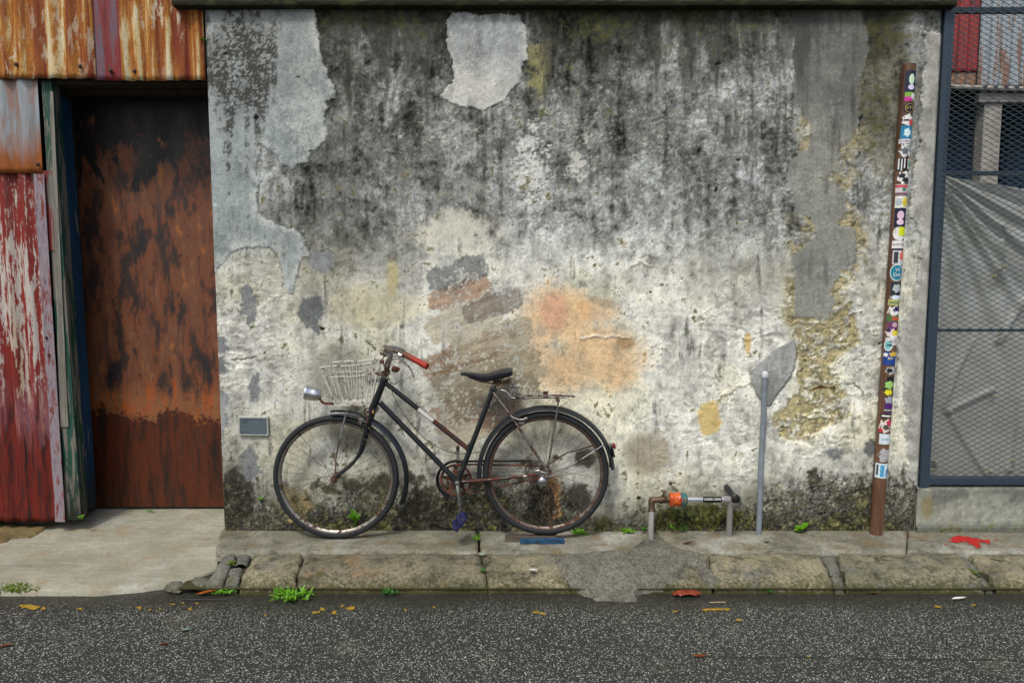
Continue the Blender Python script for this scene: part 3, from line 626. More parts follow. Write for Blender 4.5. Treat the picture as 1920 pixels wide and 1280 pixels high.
sand = sand*(1-.85*sm(.10, .16, fbm(px/17, py/11, 7, 6, .7))); put(sand, (152, 142, 104), .92, 1.5); put(sand*sm(.08, .2, fbm(px/9, py/9, 2, 5, .7)), (78, 76, 56), .8, .6); Yd += .006*sand + .004*sand*n_hi
# bottom damp and mould
prof = np.interp(px, [385, 440, 500, 560, 640, 760, 840, 960, 1010, 1060, 1130, 1200, 1260, 1400, 1470, 1560, 1690, 1760], [865, 870, 920, 930, 905, 905, 900, 880, 872, 905, 962, 955, 935, 930, 890, 875, 890, 900])
bm = sm(-6, 44, py-prof+170*n_lo+95*n_md)
put(bm*sm(-.10, .07, n_md+n_hi*.7+.7*n_lo+.13*sm(930, 995, py)), (54, 52, 42), .88, 1.1)
put(sm(.0, .35, bm*.12+n_lo*1.4+1.2*n_md+.22*sm(960, 992, py)-.15)*sm(900, 975, py), (76, 78, 36), .55, 1.0)
put(sm(.25, .7, zone(1310, 968, 100, 24)+n_md), (56, 60, 22), .8, 1.0)
put(sm(.35, .7, zone(1035, 935, 20, 50)+.8*n_md), (128, 92, 60), .8, .6); put(sm(.35, .7, zone(555, 945, 40, 40)*.8+.8*n_md), (150, 134, 90), .7, .5)
for cx, cy, rx, ry in [(1010, 950, 36, 45), (1080, 935, 34, 34), (1095, 860, 24, 20), (800, 960, 60, 40), (440, 930, 40, 70)]: put(sm(.4, .75, zone(cx, cy, rx, ry)+1.0*n_md+.4*n_lo), (44, 42, 34), .8, .8)
C = C*(1+(sm(0, 40, py-prof)*(1.5*n_hi+1.3*n_sp+.9*n_md))[..., None])
put(sm(.10, .2, fbm(px/12, py/12, 1, 5, .75)+.25*n_lo)*sm(-30, 20, py-prof)*sm(.0, .1, n_hi+.12), (24, 24, 18), .75, .3)
put(sm(.14, .22, fbm(px/10+7, py/10, 5, 5, .75))*sm(-30, 20, py-prof), (158, 150, 122), .6, .5)
# cement renders laid over the old plaster: (polygon, colour top, colour bottom, raise, texture)
P1 = [(360,0),(583,0),(592,45),(597,75),(600,102),(613,134),(624,163),(626,179),(612,187),(613,207),(609,228),(607,260),(595,280),(579,284),(579,305),(559,309),(546,320),(530,305),(510,284),(498,276),(486,262),(487,283),(477,317),(486,350),(481,366),(484,398),(502,414),(550,430),(571,443),(575,475),(562,492),(556,520),(550,552),(536,548),(530,500),(520,470),(505,462),(440,468),(422,480),(398,520),(360,520)]
P2 = [(850,26),(975,26),(985,60),(988,110),(978,125),(980,150),(968,165),(945,190),(930,197),(905,208),(880,200),(862,198),(845,188),(826,180),(838,165),(850,150),(850,120),(842,90),(838,60)]
P4 = [(1380+a/2.1333, 560+b/2.1333) for a, b in [(115,230),(150,200),(230,155),(245,210),(235,280),(200,340),(150,400),(130,430),(90,390),(65,340),(60,280)]]
P5 = [(1738,60),(1735,90),(1730,170),(1724,250),(1712,350),(1705,408),(1722,424),(1728,445),(1722,520),(1712,560),(1690,600),(1688,680),(1697,740),(1694,820),(1702,892),(1722,918),(1800,918),(1800,60)]
def ell(cx, cy, rx, ry, n=14): return [(cx+rx*(1+.25*math.sin(k*2.7+cx))*math.cos(2*math.pi*k/n), cy+ry*(1+.2*math.sin(k*1.9+cy))*math.sin(2*math.pi*k/n)) for k in range(n)]
patches = []
def render_patch(poly, ctop, cbot, raise_, y0, y1, amt=.93, jt=7, sdf=None, dirt=0.0, clip=None):
    global C, Yd
    a, b = jit(jt); s = polysdf(a, b, poly) if sdf is None else sdf
    if clip is not None: s = np.minimum(s, clip)
    m = sm(-.8, .8, s); k = sm(y0, y1, py)[..., None]
    col = np.array(ctop)*(1-k)+np.array(cbot)*k; col = col*(1+.34*n_lo+.28*n_st+.26*n_hi+.22*n_md)[..., None]; ws = (sm(.06, .2, fbm(px/26, py/34, 1, 6, .7)+.3*n_hi)*.45)[..., None]; col = col*(1-ws)+np.array([184, 188, 180])*ws*(.55 if raise_ < 0 else 1)+col*ws*(.45 if raise_ < 0 else 0)
    if dirt is not None and np.ndim(dirt): col = col*(1-dirt[..., None]) + np.array([60, 60, 56])*dirt[..., None]
    C = C*(1-(m*amt)[..., None]) + col*(m*amt)[..., None]
    Yd = Yd*(1-.75*m) - raise_*m
    edge = sm(-4, -1, s)*(1-sm(-1, .5, s))*sm(-.12, .1, _ja+.5*n_md); C = C*(1-.34*edge[..., None]*(1 if raise_ > 0 else .5))
    if raise_ > .003 and raise_ < .008: put(sm(20, 1, s+22*_ja)*(s > -.5)*sm(-.14, .06, n_md+.6*n_lo), (198, 200, 192), .62, .4)
    patches.append(s > 0)
d1 = np.clip(sm(.05, .42, .62*zone(450, 120, 62, 100)+.9*n_st+.45*n_md+.3*n_hi)+.0, 0, 1)*.92*sm(-.16, .10, n_hi*.8+n_md*.6+n_sp*.5+.05)
render_patch(P1, (160, 166, 163), (148, 158, 157), .004, 60, 300, dirt=d1)
wh = sm(.40, .75, .7*zone(575, 230, 48, 85)+1.2*_fa+.4*n_hi)*patches[0]; put(wh, (186, 190, 184), .7, .3)
render_patch(P2, (166, 171, 170), (180, 181, 173), .004, 60, 200, dirt=sm(.2, .5, n_st+.25*sm(60, 25, py))*.4)
put(sm(.3, .75, .7*zone(885, 160, 60, 40)+1.3*_fa)*patches[1], (204, 204, 194), .7, .3)
render_patch(P3, (110, 112, 106), (138, 140, 133), -.001, 150, 330, sdf=s3, dirt=np.clip(sm(.0, .40, n_st+.40*sm(230, 60, py)*sm(1560, 1500, px+30*n_st)+.15*sm(80, 20, py)), 0, 1)*.75)
render_patch(P4, (150, 152, 150), (140, 142, 140), .010, 640, 760, jt=4)
render_patch(P5, (158, 158, 150), (156, 156, 148), .006, 60, 900, jt=9)
for e, cc in [((468, 573, 17, 33), 118), ((585, 588, 21, 36), 112), ((600, 487, 27, 22), 132), ((413, 650, 15, 18), 128), ((413, 690, 12, 16), 122), ((478, 727, 10, 28), 120), ((413, 775, 14, 52), 138), ((470, 872, 15, 36), 112), ((773, 640, 0.1, 0.1), 110), ((1566, 853, 15, 9), 118), ((1632, 842, 9, 18), 110), ((700, 716, 10, 6), 120)]:
    if e[2] > 1: render_patch(ell(*e), (cc-4, cc, cc), (cc-4, cc, cc), -.002, 0, 1000, jt=9)
# abstract painted shapes, brushed on the plaster
mur = np.zeros_like(px); mur[:] = -99
def brush(poly, col, amt=.86, jt=3.0, ol=True, grad=None):
    global C, mur
    a, b = px + jt*n_md, py + jt*fbm(px/13+50, py/13, 2, 5, .65); u_, v_ = px*.95-py*.31, px*.31+py*.95
    br_ = fbm(u_/46, v_/3.2, 4, 4, .7); s = polysdf(a+16*br_, b, poly); m = sm(-1.5, 2.5, s)*sm(-.20, -.06, n_hi*.7+.8*n_md+.5*n_lo+.25*br_)
    c = np.array(col, float)*(1+.75*br_+.30*n_lo+.15*n_hi)[..., None]
    C = C*(1-(m*amt)[..., None]) + c*(m*amt)[..., None]
    if ol: e = sm(2.2, .6, np.abs(s))*.5*sm(-.3, 0, n_md); C = C*(1-e[..., None])
    mur = np.maximum(mur, s)
def peb(cx, cy, rx, ry, rot=0, n=22, sq=.8):
    o = []
    for k in range(n):
        t = 2*math.pi*k/n; c_, s_ = math.cos(t), math.sin(t); x = rx*math.copysign(abs(c_)**sq, c_); y = ry*math.copysign(abs(s_)**sq, s_); r = math.radians(rot)
        o.append((cx+x*math.cos(r)-y*math.sin(r), cy+x*math.sin(r)+y*math.cos(r)))
    return o
for cx, cy, rx, ry, rot, cc_ in [(880, 806, 62, 24, -14, (158, 150, 130)), (868, 770, 54, 26, -16, (122, 96, 78)), (944, 776, 44, 30, -18, (100, 74, 60)), (925, 742, 92, 30, -15, (118, 110, 92)), (888, 704, 84, 30, -18, (126, 118, 98)), (958, 690, 58, 34, -12, (138, 130, 108)),
    (880, 662, 98, 22, -20, (124, 100, 78)), (925, 636, 80, 28, -16, (160, 152, 130)), (872, 598, 76, 30, -22, (174, 167, 145)), (922, 572, 58, 22, -18, (104, 96, 88)), (862, 548, 62, 20, -20, (150, 122, 98)), (858, 514, 60, 24, -18, (84, 86, 88))]:
    brush(peb(cx, cy, rx, ry, rot, 30, .45), cc_, .78 if sum(cc_) > 300 else .62, 26.0, False)
# cracks, holes
for pts, w, c_ in [([(1528,728),(1545,722),(1566,727)], 1.8, (70, 40, 24)), ([(1590,720),(1602,717),(1612,730),(1618,738)], 1.4, (50, 48, 40)), ([(432,676),(455,674),(478,670)], 1.2, (70, 66, 56)), ([(1180,498),(1205,492),(1230,500)], 1.5, (200, 196, 180)), ([(690,640),(706,655)], 1, (60, 58, 50)), ([(1090,632),(1112,626),(1140,632),(1180,630)], 1.6, (214, 208, 188)), ([(1350,742),(1380,728),(1400,722)], 1.6, (210, 204, 184)), ([(806,988),(850,990)], 3, (22, 20, 14))]:
    d = linesdf(jx, jy, pts); put(sm(w+.8, w-.6, d), c_, .9, .2); Yd += np.where(np.array(c_).sum() < 300, .004, -.006)*sm(w+1.5, 0, d)
for hx, hy, hr in [(422,100,5), (1346,118,5), (1345,357,4), (604,612,5), (1651,640,4), (560,148,3), (484,222,5), (428,362,2), (1383,300,3), (1222,548,2), (716,660,3), (1197,936,4), (1260,905,4)]:
    d = np.hypot((jx-hx), (jy-hy)*1.3); put(sm(hr+1, hr-1.5, d), (22, 20, 17), .95, .2); Yd += .010*sm(hr+1, 0, d)
put(sm(4, 3, np.hypot(px-404, py-384)), (176, 196, 192), 1, 0)
# arcs of faded paint behind the wheels
for cx, cy in ((640, 893), (1030, 893)):
    r_ = np.hypot(px-cx, py-cy); put(sm(-14, 4, -np.abs(r_-96)+8)*(py < 890), (186, 180, 158), .35, .3)
col = arrlin(C)
# edges of the wall roll back
edge = np.minimum(X-XL, XR-X); Yd += .02*sm(.02, 0, edge + .006*n_md)
P = np.stack([X, Yd, Z], -1)
wall = root('plastered_wall', 'tall old plastered wall, mould-black above and peeling cream below, with a faded painting', 'wall', ((XL+XR)/2, .15, 0))
fm = lambda m: m[:-1, :-1]
tot = np.zeros(fm(X).shape, bool)
mm = fm(mur > -2); gridmesh('painted_mural', P, mm, m_wall, wall, col, label='faded abstract painting of rounded dark, cream and taupe shapes'); tot |= mm
for i, pm in enumerate(patches):
    f = fm(pm) & ~tot
    if f.sum() > 60:
        gridmesh('cement_patch', P, f, m_wall, wall, col); tot |= f
gridmesh('plaster_face', P, ~tot, m_wall, wall, col)
b = MB(); b.box(((XL+XR)/2, .165, ZT/2-.03), (XR-XL-.006, .29, ZT+.06)); b.build('wall_core', m_plinth, wall, False)
# side return of the wall where the steel frame stands
zx = np.arange(XL-.14, XR+.035, .006); prf = [(.0, -.014), (-.02, -.011), (-.044, -.012), (-.050, -.008), (-.052, .0), (-.053, .03), (-.054, .10), (-.052, .26), (-.03, .28), (.2, .285)]
ss = np.linspace(0, len(prf)-1, 50); cy_ = np.interp(ss, range(len(prf)), [p[0] for p in prf]); cz_ = np.interp(ss, range(len(prf)), [p[1] for p in prf])
zx = zx[zx > -1e9]; XX, SY = np.meshgrid(zx, cy_); _, SZ = np.meshgrid(zx, cz_); nn = fbm(XX*20, (SZ+SY)*30, 3, 5, .65); n2 = fbm(XX*70, (SZ-SY)*70, 5, 3)
SY = SY - .010*nn - .004*n2; SZ2 = SZ + ZT + .004*nn + .004*fbm(XX*5, SY*0, 2, 3)
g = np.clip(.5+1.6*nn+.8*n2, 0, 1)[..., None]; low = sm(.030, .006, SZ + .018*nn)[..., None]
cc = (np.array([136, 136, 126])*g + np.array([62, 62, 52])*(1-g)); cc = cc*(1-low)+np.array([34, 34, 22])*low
ms = sm(.12, .24, fbm(XX*7, SZ*12, 6, 5))[..., None]; cc = cc*(1-ms*.5)+np.array([74, 76, 40])*ms*.5
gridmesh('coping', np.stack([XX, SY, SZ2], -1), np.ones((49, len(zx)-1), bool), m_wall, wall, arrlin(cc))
b = MB(); b.box(((XL+XR)/2-.05, .12, ZT+.13), (XR-XL+.16, .22, .24)); b.build('coping_core', m_plinth, wall, False)

# ------------------------------------------------------------------ tin shed (left)
shed = root('tin_shed', 'rusty patchwork shed of corrugated sheets with a dark brown steel door, left of the wall', 'shed', (-2.6, .3, 0))
def corr(name, pts, Y, mat, pitch=.088, amp=.009, phase=0, lap=0, edge_n=.004, parent=None, res=.007, slope=0.0):
    (xa, za), (xb, zb) = pts     # x left, z bottom ; x right, z top
    xs = np.arange(xa, xb, res); zs = np.linspace(za, zb, max(6, int((zb-za)/.03))); XX, ZZ = np.meshgrid(xs, zs)
    YY = Y - amp*np.sin(2*np.pi*(XX/pitch)+phase) + .010*fbm(XX*2.5, ZZ*1.4, 3, 3) + lap*(XX-xa) - slope*(ZZ-za)
    ZZ = ZZ + (edge_n*2*fbm(XX*12, XX*0+za, 2, 3))*((zb-ZZ)/(zb-za))
    Pf = np.stack([XX, YY, ZZ], -1); Pb = Pf.copy(); Pb[..., 1] += .0022
    o = gridmesh(name, Pf, np.ones((len(zs)-1, len(xs)-1), bool), mat, parent or shed)
    md = o.modifiers.new('thickness', 'SOLIDIFY'); md.thickness = .0018; md.offset = 0
    return o
def screw(px_, py_, Y, parent, r=.009):
    p = at(px_, py_, Y); b = MB(); b.lathe(p+Vector((0, .004, 0)), (0, -1, 0), [(0, r*1.35), (.003, r*1.35), (.0035, r), (.010, r*.9), (.012, r*.5)], 10); b.build('screw', m_rust, parent)
Ys = .035
zb = at(100, 150, Ys).z; zt = ZT+.36
s1 = corr('corrugated_sheet', ((-4.6, zb), (at(182, 75, Ys).x, zt)), Ys-.026, m_orange)
s2 = corr('corrugated_sheet', ((at(176, 75, Ys).x, zb-.006), (at(238, 75, Ys).x, zt)), Ys-.008, m_darkred, pitch=.15, amp=.006)
s3_ = corr('corrugated_sheet', ((at(232, 75, Ys).x, zb-.012), (XL-.008, zt-.02)), Ys-.028, m_orange, pitch=.08, phase=1, slope=.004)
for a, b_ in ((30, 121), (150, 125)): screw(a, b_, Ys-.036, s1)
screw(207, 132, Ys-.016, s2)
for a, b_ in ((252, 133), (340, 145)): screw(a, b_, Ys-.036, s3_)
zg = at(40, 325, Ys).z; z0 = at(60, 979, Ys).z
s4 = corr('corrugated_sheet', ((-4.6, z0), (at(92, 650, Ys).x, zg+.04)), Ys+.012, m_red, pitch=.10, amp=.010)
s5 = corr('corrugated_sheet', ((-4.6, zg), (at(77, 240, Ys).x, zb+.05)), Ys-.006, m_grey, pitch=.125, amp=.010, phase=2)
screw(70, 308, Ys-.016, s5); 
# flashing strip down the red sheet edge
def strip(name, top, bot, Y, depth, mat, parent, n=12):
    b = MB(); (x0, x1, yt), (x2, x3, yb) = top, bot
    A = [at(x0, yt, Y), at(x1, yt, Y)]; B = [at(x2, yb, Y), at(x3, yb, Y)]; fr = []; off = Vector((0, depth, 0)); vs = []
    for i in range(n+1):
        t = i/n; l = B[0].lerp(A[0], t); r = B[1].lerp(A[1], t); w = .0025*math.sin(i*2.3+top[0]); l = l+Vector((w, 0, 0)); vs += [l, r, r+off, l+off]
    fs = []
    for i in range(n):
        for k in range(4): q = (k+1) % 4; fs.append((i*4+k, i*4+q, i*4+4+q, i*4+4+k))
    fs += [(3, 2, 1, 0), (n*4, n*4+1, n*4+2, n*4+3)]
    b.add(vs, fs); return b.build(name, mat, parent, False)
fl = strip('flashing', (62, 82, 326), (104, 122, 978), Ys-.014, .004, m_flash, shed)
for a, b_ in ((85, 633), (91, 665), (86, 632)): pass
screw(86, 633, Ys-.02, fl, .006); screw(91, 665, Ys-.02, fl, .006)
fr_ = strip('door_frame', (78, 96, 152), (124, 152, 974), Ys+.005, .07, m_greenwood, shed); 
strip('painted_band', (80, 100, 320), (89, 111, 470), Ys-.001, .004, m_redwood, fr_)
strip('bare_board', (93, 99, 172), (113, 128, 800), Ys-.0035, .006, m_greywood, fr_)
strip('blue_board', (98, 106, 180), (148, 158, 960), Ys+.078, .12, m_bluewood, fr_)
strip('inner_jamb', (60, 112, 150), (120, 160, 962), Ys+.20, .12, m_darkwood, fr_)
Yd_ = .34
dx0, dx1 = at(150, 600, Yd_).x, XL+.25; dz0, dz1 = at(300, 951, Yd_).z, at(300, 130, Yd_).z
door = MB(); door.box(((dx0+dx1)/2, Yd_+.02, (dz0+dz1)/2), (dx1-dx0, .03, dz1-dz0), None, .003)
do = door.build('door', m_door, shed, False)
b = MB(); b.box((dx0+.012, Yd_-.006, (dz0+dz1)/2), (.03, .018, dz1-dz0), None, .003); b.build('door_edge', m_darkwood, do, False)
b = MB(); b.lathe(at(155, 622, Yd_-.014), (0, -1, 0), [(0, .006), (.008, .006), (.01, .003)], 8); b.build('bolt', m_rust, do)
b = MB(); b.box(((dx0+dx1)/2, Yd_+.09, .012), (dx1-dx0, .05, .03), None, .003); b.build('sill', m_bluewood, shed, False)
b = MB(); b.box(((dx0+XL)/2, .10, zb+.035), (XL-dx0+.2, .09, .10), None, .004); b.box(((dx0+XL)/2, .23, zb+.02), (XL-dx0+.2, .10, .09), None, .004); b.build('lintel', m_darkwood, shed, False)
b = MB(); b.box((-3.4, 1.6, 3.3), (3.6, 3.2, .04)); b.box((-4.65, 1.6, 1.6), (.04, 3.2, 3.3)); b.box((-3.3, 3.2, 1.6), (3.6, .04, 3.3)); b.box((-1.62, 1.75, 1.6), (.04, 2.8, 3.2)); b.box((-3.85, .2, 1.5), (1.8, .05, 3.3)); b.box((-2.6, .36, 3.0), (2.2, .03, .9)); b.build('sky_block_walls', m_black, shed, False)  # unseen box added to block sky light, keeping the door recess dark

# ------------------------------------------------------------------ right: plinth, steel mesh panel and the yard behind
XP = at(1722, 912, 0).x
pz = at(1800, 914, -.005).z
nx_, = (260,); xs = np.linspace(at(1716, 950, 0).x, 4.8, nx_)
prf = [(.0, -.03), (-.006, .03), (-.012, .032), (-.012, pz-.012), (-.008, pz-.003), (0, pz), (.16, pz+.004)]
prf[0] = (-.030, -.03); prf[1] = (-.028, .030); prf[2] = (-.014, .036)
ss = np.linspace(0, 6, 70); XX, SY = np.meshgrid(xs, np.interp(ss, range(7), [p[0] for p in prf])); _, SZ = np.meshgrid(xs, np.interp(ss, range(7), [p[1] for p in prf]))
ppx, ppy = proj(XX, SY, SZ); na = fbm(ppx/40, ppy/30, 3, 6, .65); nb = fbm(ppx/7, ppy/7, 5, 4, .65)
Lm = 150*(1+.5*na+.4*nb) - 46*sm(.05, .25, na+.25*sm(pz*.4, pz, SZ)) ; Lm = np.where(SZ < .04, Lm*.72, Lm)
cc = Lm[..., None]*np.array([.98, 1.0, .92]); gm = (sm(.02, .2, nb+.3*na)*sm(.07, .02, SZ))[..., None]; cc = cc*(1-gm*.8)+np.array([70, 76, 34])*gm*.8
yw = (sm(.6, .9, np.exp(-((ppx-1738)/22)**2-((ppy-950)/40)**2)+.5*nb))[..., None]; cc = cc*(1-.6*yw)+np.array([128, 116, 70])*.6*yw
pl = root('low_plinth', 'low mouldy concrete plinth under the steel mesh panel', 'wall', (3.3, .05, 0))
gridmesh('plinth_face', np.stack([XX, SY - .004*na, SZ], -1), np.ones((69, nx_-1), bool), m_wall, pl, arrlin(cc))
b = MB(); b.box((3.5, .1, pz/2-.03), (2.6, .18, pz+.02)); b.build('plinth_core', m_plinth, pl, False)

pan = root('mesh_panel', 'blue-grey steel framed panel of expanded diamond mesh right of the wall', 'fence panel', (at(1735, 900, .0).x, .03, pz))
XF = at(1745, 500, .0).x; Yf = .0
fw = .052; zt2 = ZT+.5; XE = 4.7
b = MB(); b.box((XF+fw/2+.004, Yf+.02, (pz+zt2)/2-.01), (fw, .05, zt2-pz+.03), None, .003); b.build('frame_post', m_steelblue, pan, False)
b = MB(); b.box(((XF+fw+XE)/2, Yf+.02, pz+.035), (XE-XF-fw, .045, .04), None, .003); b.build('bottom_rail', m_steelblue, pan, False)
for yy, hh in ((20, .030), (325, .022), (619, .016)):
    z = at(1840, yy, Yf+.03).z; b = MB(); b.box(((XF+fw+XE)/2, Yf+.034, z), (XE-XF-fw, .022, hh), None, .002); b.build('rail', m_steelblue, pan, False)
dw, dh = .057, .0150; b = MB(); r_ = .0012
x0 = XF+fw*.6; ncol = int((XE-x0)/(dw/2)); zz = pz+.05; rowi = 0
while zz < zt2:
    vs = []; fs = []
    for i in range(ncol+1):
        up_ = 1 if (i+rowi) % 2 else -1; x = x0+i*dw/2; zc = zz + up_*(dh/2-.0006) ; yy = Yf + .004*up_ - .002 + .006*math.sin(x*3+zz*2)
        vs += [(x, yy-r_, zc+r_), (x, yy-r_, zc-r_), (x, yy+r_*2, zc-r_), (x, yy+r_*2, zc+r_)]
    for i in range(ncol):
        for k in range(4): q = (k+1) % 4; fs.append((i*4+k, i*4+q, i*4+4+q, i*4+4+k))
    b.add(vs, fs); zz += dh; rowi += 1
b.build('wire_mesh', m_meshw, pan, False)
# shade cloth
cl = root('shade_cloth', 'grey translucent shade cloth pleated behind the steel mesh panel', 'cloth', (3.0, .35, .3))
Yc = .38; U, V = np.meshgrid(np.linspace(0, 1, 230), np.linspace(0, 1, 260))
xa, xb = at(1700, 500, Yc).x, 5.0; XX = xa+(xb-xa)*U
cx_, cz_ = at(1762, 330, Yc).x-.04, at(1762, 330, Yc).z+.05
ztop = cz_ - .03 - .17*(np.clip((XX-cx_), 0, 1.0))**.9*1.0; ztop = np.maximum(ztop, cz_-.32); ZZ = .02 + (ztop-.02)*V
ang = np.arctan2(cz_-ZZ, XX-cx_+.02); rr = np.hypot(XX-cx_, ZZ-cz_)
pl_ = np.sin(ang*38+1.2*np.sin(ang*7))*.6+np.sin(ang*71+1)*.25
YY = Yc + pl_*.030*sm(.02, .25, rr)*sm(1.5, .5, rr) + .05*fbm(XX*1.6, ZZ*1.6, 3, 3)
ppx, ppy = proj(XX, YY, ZZ)
for pts in ([(1820, 640), (1790, 700), (1770, 760), (1810, 830), (1850, 890)], [(1878, 420), (1880, 640), (1900, 760), (1890, 880)], [(1870, 640), (1920, 560)], [(1775, 770), (1860, 730)], [(1750, 870), (1745, 790)]):
    d = linesdf(ppx+4*fbm(ppx/20, ppy/20, 1, 3), ppy, pts); YY -= .022*np.exp(-(d/5)**2)
def M_cloth():
    n = NT('grey_shade_cloth', .8, 0, .2); z = n.xyz()[2]; a = n.noise(6, 6, .65); f = n.noise(400, 2, .5)
    c = n.ramp(a, [(0.35, lin((184, 186, 178))), (0.65, lin((212, 216, 212)))]); c = n.mix(c, lin((182, 176, 162)), n.rng(z, .3, 1.5, .5, 0)); n.base(c); n.bump(f, .001, .4)
    tr = n.n.new("ShaderNodeBsdfTranslucent"); n.l.new(c, tr.inputs[0]); mx = n.n.new("ShaderNodeMixShader"); mx.inputs[0].default_value = .25
    n.l.new(n.b.outputs[0], mx.inputs[1]); n.l.new(tr.outputs[0], mx.inputs[2]); n.l.new(mx.outputs[0], n.n["Material Output"].inputs[0]); return n.m
m_cloth = M_cloth()
gridmesh('cloth_sheet', np.stack([XX, YY, ZZ], -1), np.ones((259, 229), bool), m_cloth, cl)
m_knot = flat('pale_tied_rag', lin((176, 172, 140)), .9)
for kx_, ky_ in ((1874, 506), (1864, 516), (1882, 500), (1872, 626), (1862, 744), (1902, 862), (1858, 882), (1752, 862), (1750, 880), (1746, 700)):
    b = MB(); c0 = at(kx_, ky_, Yc-.03); b.lathe(c0-Vector((.012, 0, 0)), (1, -.2, .3*math.sin(kx_)), [(0, .003), (.006, .011), (.014, .007), (.020, .012), (.026, .003)], 9); b.build('knot', m_knot, cl)
# yard shed behind
ys = root('yard_shed', 'corrugated red and zinc fronted yard shed with a dark opening behind the mesh', 'shed', (4.2, 1.4, 0))
Yy = 1.3
m_ysred = M_plainsheet('faded_red_yard_sheet', [(84, 34, 42), (110, 40, 44), (150, 44, 40), (96, 60, 66)])
m_yszinc = M_plainsheet('rust_streaked_zinc', [(96, 108, 112), (134, 146, 152), (150, 160, 166), (128, 90, 66), (112, 96, 90)])
m_ysold = M_plainsheet('rust_bottom_zinc', [(120, 110, 96), (142, 100, 66), (110, 106, 104), (140, 78, 50)])
zr = at(1840, 163, Yy).z; xm = at(1840, 80, Yy).x; zrd = at(1800, 128, Yy).z
corr('corrugated_sheet', ((1.6, zrd-.03), (xm, 5.0)), Yy, m_ysred, pitch=.075, amp=.012, parent=ys, res=.009)
corr('corrugated_sheet', ((1.6, zr), (xm, zrd+.02)), Yy+.006, m_ysold, pitch=.075, amp=.012, parent=ys, res=.009)
corr('corrugated_sheet', ((xm-.02, zr-.01), (6.5, 5.0)), Yy-.014, m_yszinc, pitch=.075, amp=.012, parent=ys, res=.009)
m_pale = flat('dull_white_post', lin((150, 146, 138)), .7, var=.3, sc=12)
b = MB(); p0 = at(1700, 160, Yy); p1 = at(1870, 166, Yy); p2 = at(1960, 168, Yy); b.tube([p0, p1, p2+Vector((.9, 0, -.02))], .018, 8); b.build('gutter_pipe', m_pale, ys)
b = MB(); a_ = at(1857, 160, Yy+.1); b.box((a_.x, Yy+.1, a_.z/2), (.13, .10, a_.z), None, .006); b.build('post', m_pale, ys, False)
b = MB(); a_ = at(1890, 182, Yy+.02); b.box((a_.x+.6, Yy+.06, a_.z), (1.6, .06, .07), None, .005); b.build('beam', m_pale, ys, False)
b = MB(); b.box((4.2, 4.2, 2.4), (7, .05, 5)); b.box((4.2, 2.8, 4.9), (7, 2.9, .05)); b.box((1.55, 2.7, 2.4), (.05, 3, 5)); b.box((7.6, 2.7, 2.4), (.05, 3, 5)); b.box((4.2, 2.7, -.05), (7, 3.4, .04)); b.build('sky_block_walls', m_black, ys, False)  # enclosure added to shut out the sky behind the dark opening
m_tarp = flat('dark_blue_tarpaulin', lin((34, 62, 92)), .6, var=.5, sc=6)
b = MB()
for i, (xx, yy, ww, hh) in enumerate(((1790, 250, .34, 1.3), (1812, 262, .30, 1.2), (1905, 260, .30, 1.2))):
    a_ = at(xx, 205, 1.9+.1*i); b.box((a_.x, 1.9+.1*i, a_.z-hh/2), (ww, .2, hh), None, .03)
b.build('tarpaulin', m_tarp, ys, False)

# ------------------------------------------------------------------ drain pipe with stickers
A = at(1704, 122, -.045); B = at(1643, 991, -.045); B.z = .0; PR = .0345
pipe = root('drain_pipe', 'rust-red standing pipe covered with stickers, leaning on the wall', 'pipe', B)
def M_pipe():
    n = NT('rusty_red_pipe', .55, 0, .4); a = n.noise(1, 7, .65, n.map((25, 25, 3)), .4); c = n.ramp(a, [(.3, lin((66, 46, 36))), (.5, lin((98, 68, 48))), (.7, lin((122, 96, 74)))]); n.base(c); n.bump(n.noise(120, 4, .6), .001, .5); return n.m
b = MB(); nt = 30; b.tube([B.lerp(A, i/nt) for i in range(nt+1)], PR, 24, True); b.build('pipe_body', M_pipe(), pipe)
ax = (A-B).normalized(); fwd = Vector((0, -1, 0)); fwd = (fwd-ax*fwd.dot(ax)).normalized(); side = fwd.cross(ax); side = side if side.x > 0 else -side
LEN = (A-B).length
def tpy(y):    # height along the pipe for a photo row
    lo, hi = 0.0, 1.0
    for _ in range(30):
        m = (lo+hi)/2; q = B.lerp(A, m); yy = proj(q.x, q.y, q.z)[1]
        if yy > y: lo = m
        else: hi = m
    return lo*LEN
def on(s_, a_, off): return B + ax*s_ + (fwd*math.cos(a_)+side*math.sin(a_))*(PR+off)
SM = {}
def smat(c):
    if c not in SM: SM[c] = flat('sticker_print_%d' % len(SM), lin(c), .45, var=.18, sc=90)
    return SM[c]
def deco(shape, s0, s1, a0, a1, off, parent, c, name):
    b = MB(); n = 14 if shape != 'r' else 8
    if shape == 'r':
        vs = [on(s0+(s1-s0)*j, a0+(a1-a0)*i/n, off) for j in (0, .5, 1) for i in range(n+1)]
        fs = [(j*(n+1)+i, j*(n+1)+i+1, (j+1)*(n+1)+i+1, (j+1)*(n+1)+i) for j in (0, 1) for i in range(n)]
    else:
        sc_, ac = (s0+s1)/2, (a0+a1)/2; hs, ha = (s1-s0)/2, (a1-a0)/2; vs = [on(sc_, ac, off)]
        for rr_ in (.5, 1):
            for k in range(n):
                t = 2*math.pi*k/n; w = 1 if shape == 'c' else 1+.22*math.sin(k*2.5+s0*99)
                vs.append(on(sc_+hs*rr_*w*math.sin(t), ac+ha*rr_*w*math.cos(t), off))
        fs = [(0, 1+k, 1+(k+1) % n) for k in range(n)] + [(1+k, 1+n+k, 1+n+(k+1) % n, 1+(k+1) % n) for k in range(n)]
    b.add(vs, fs); return b.build(name, smat(c), parent)
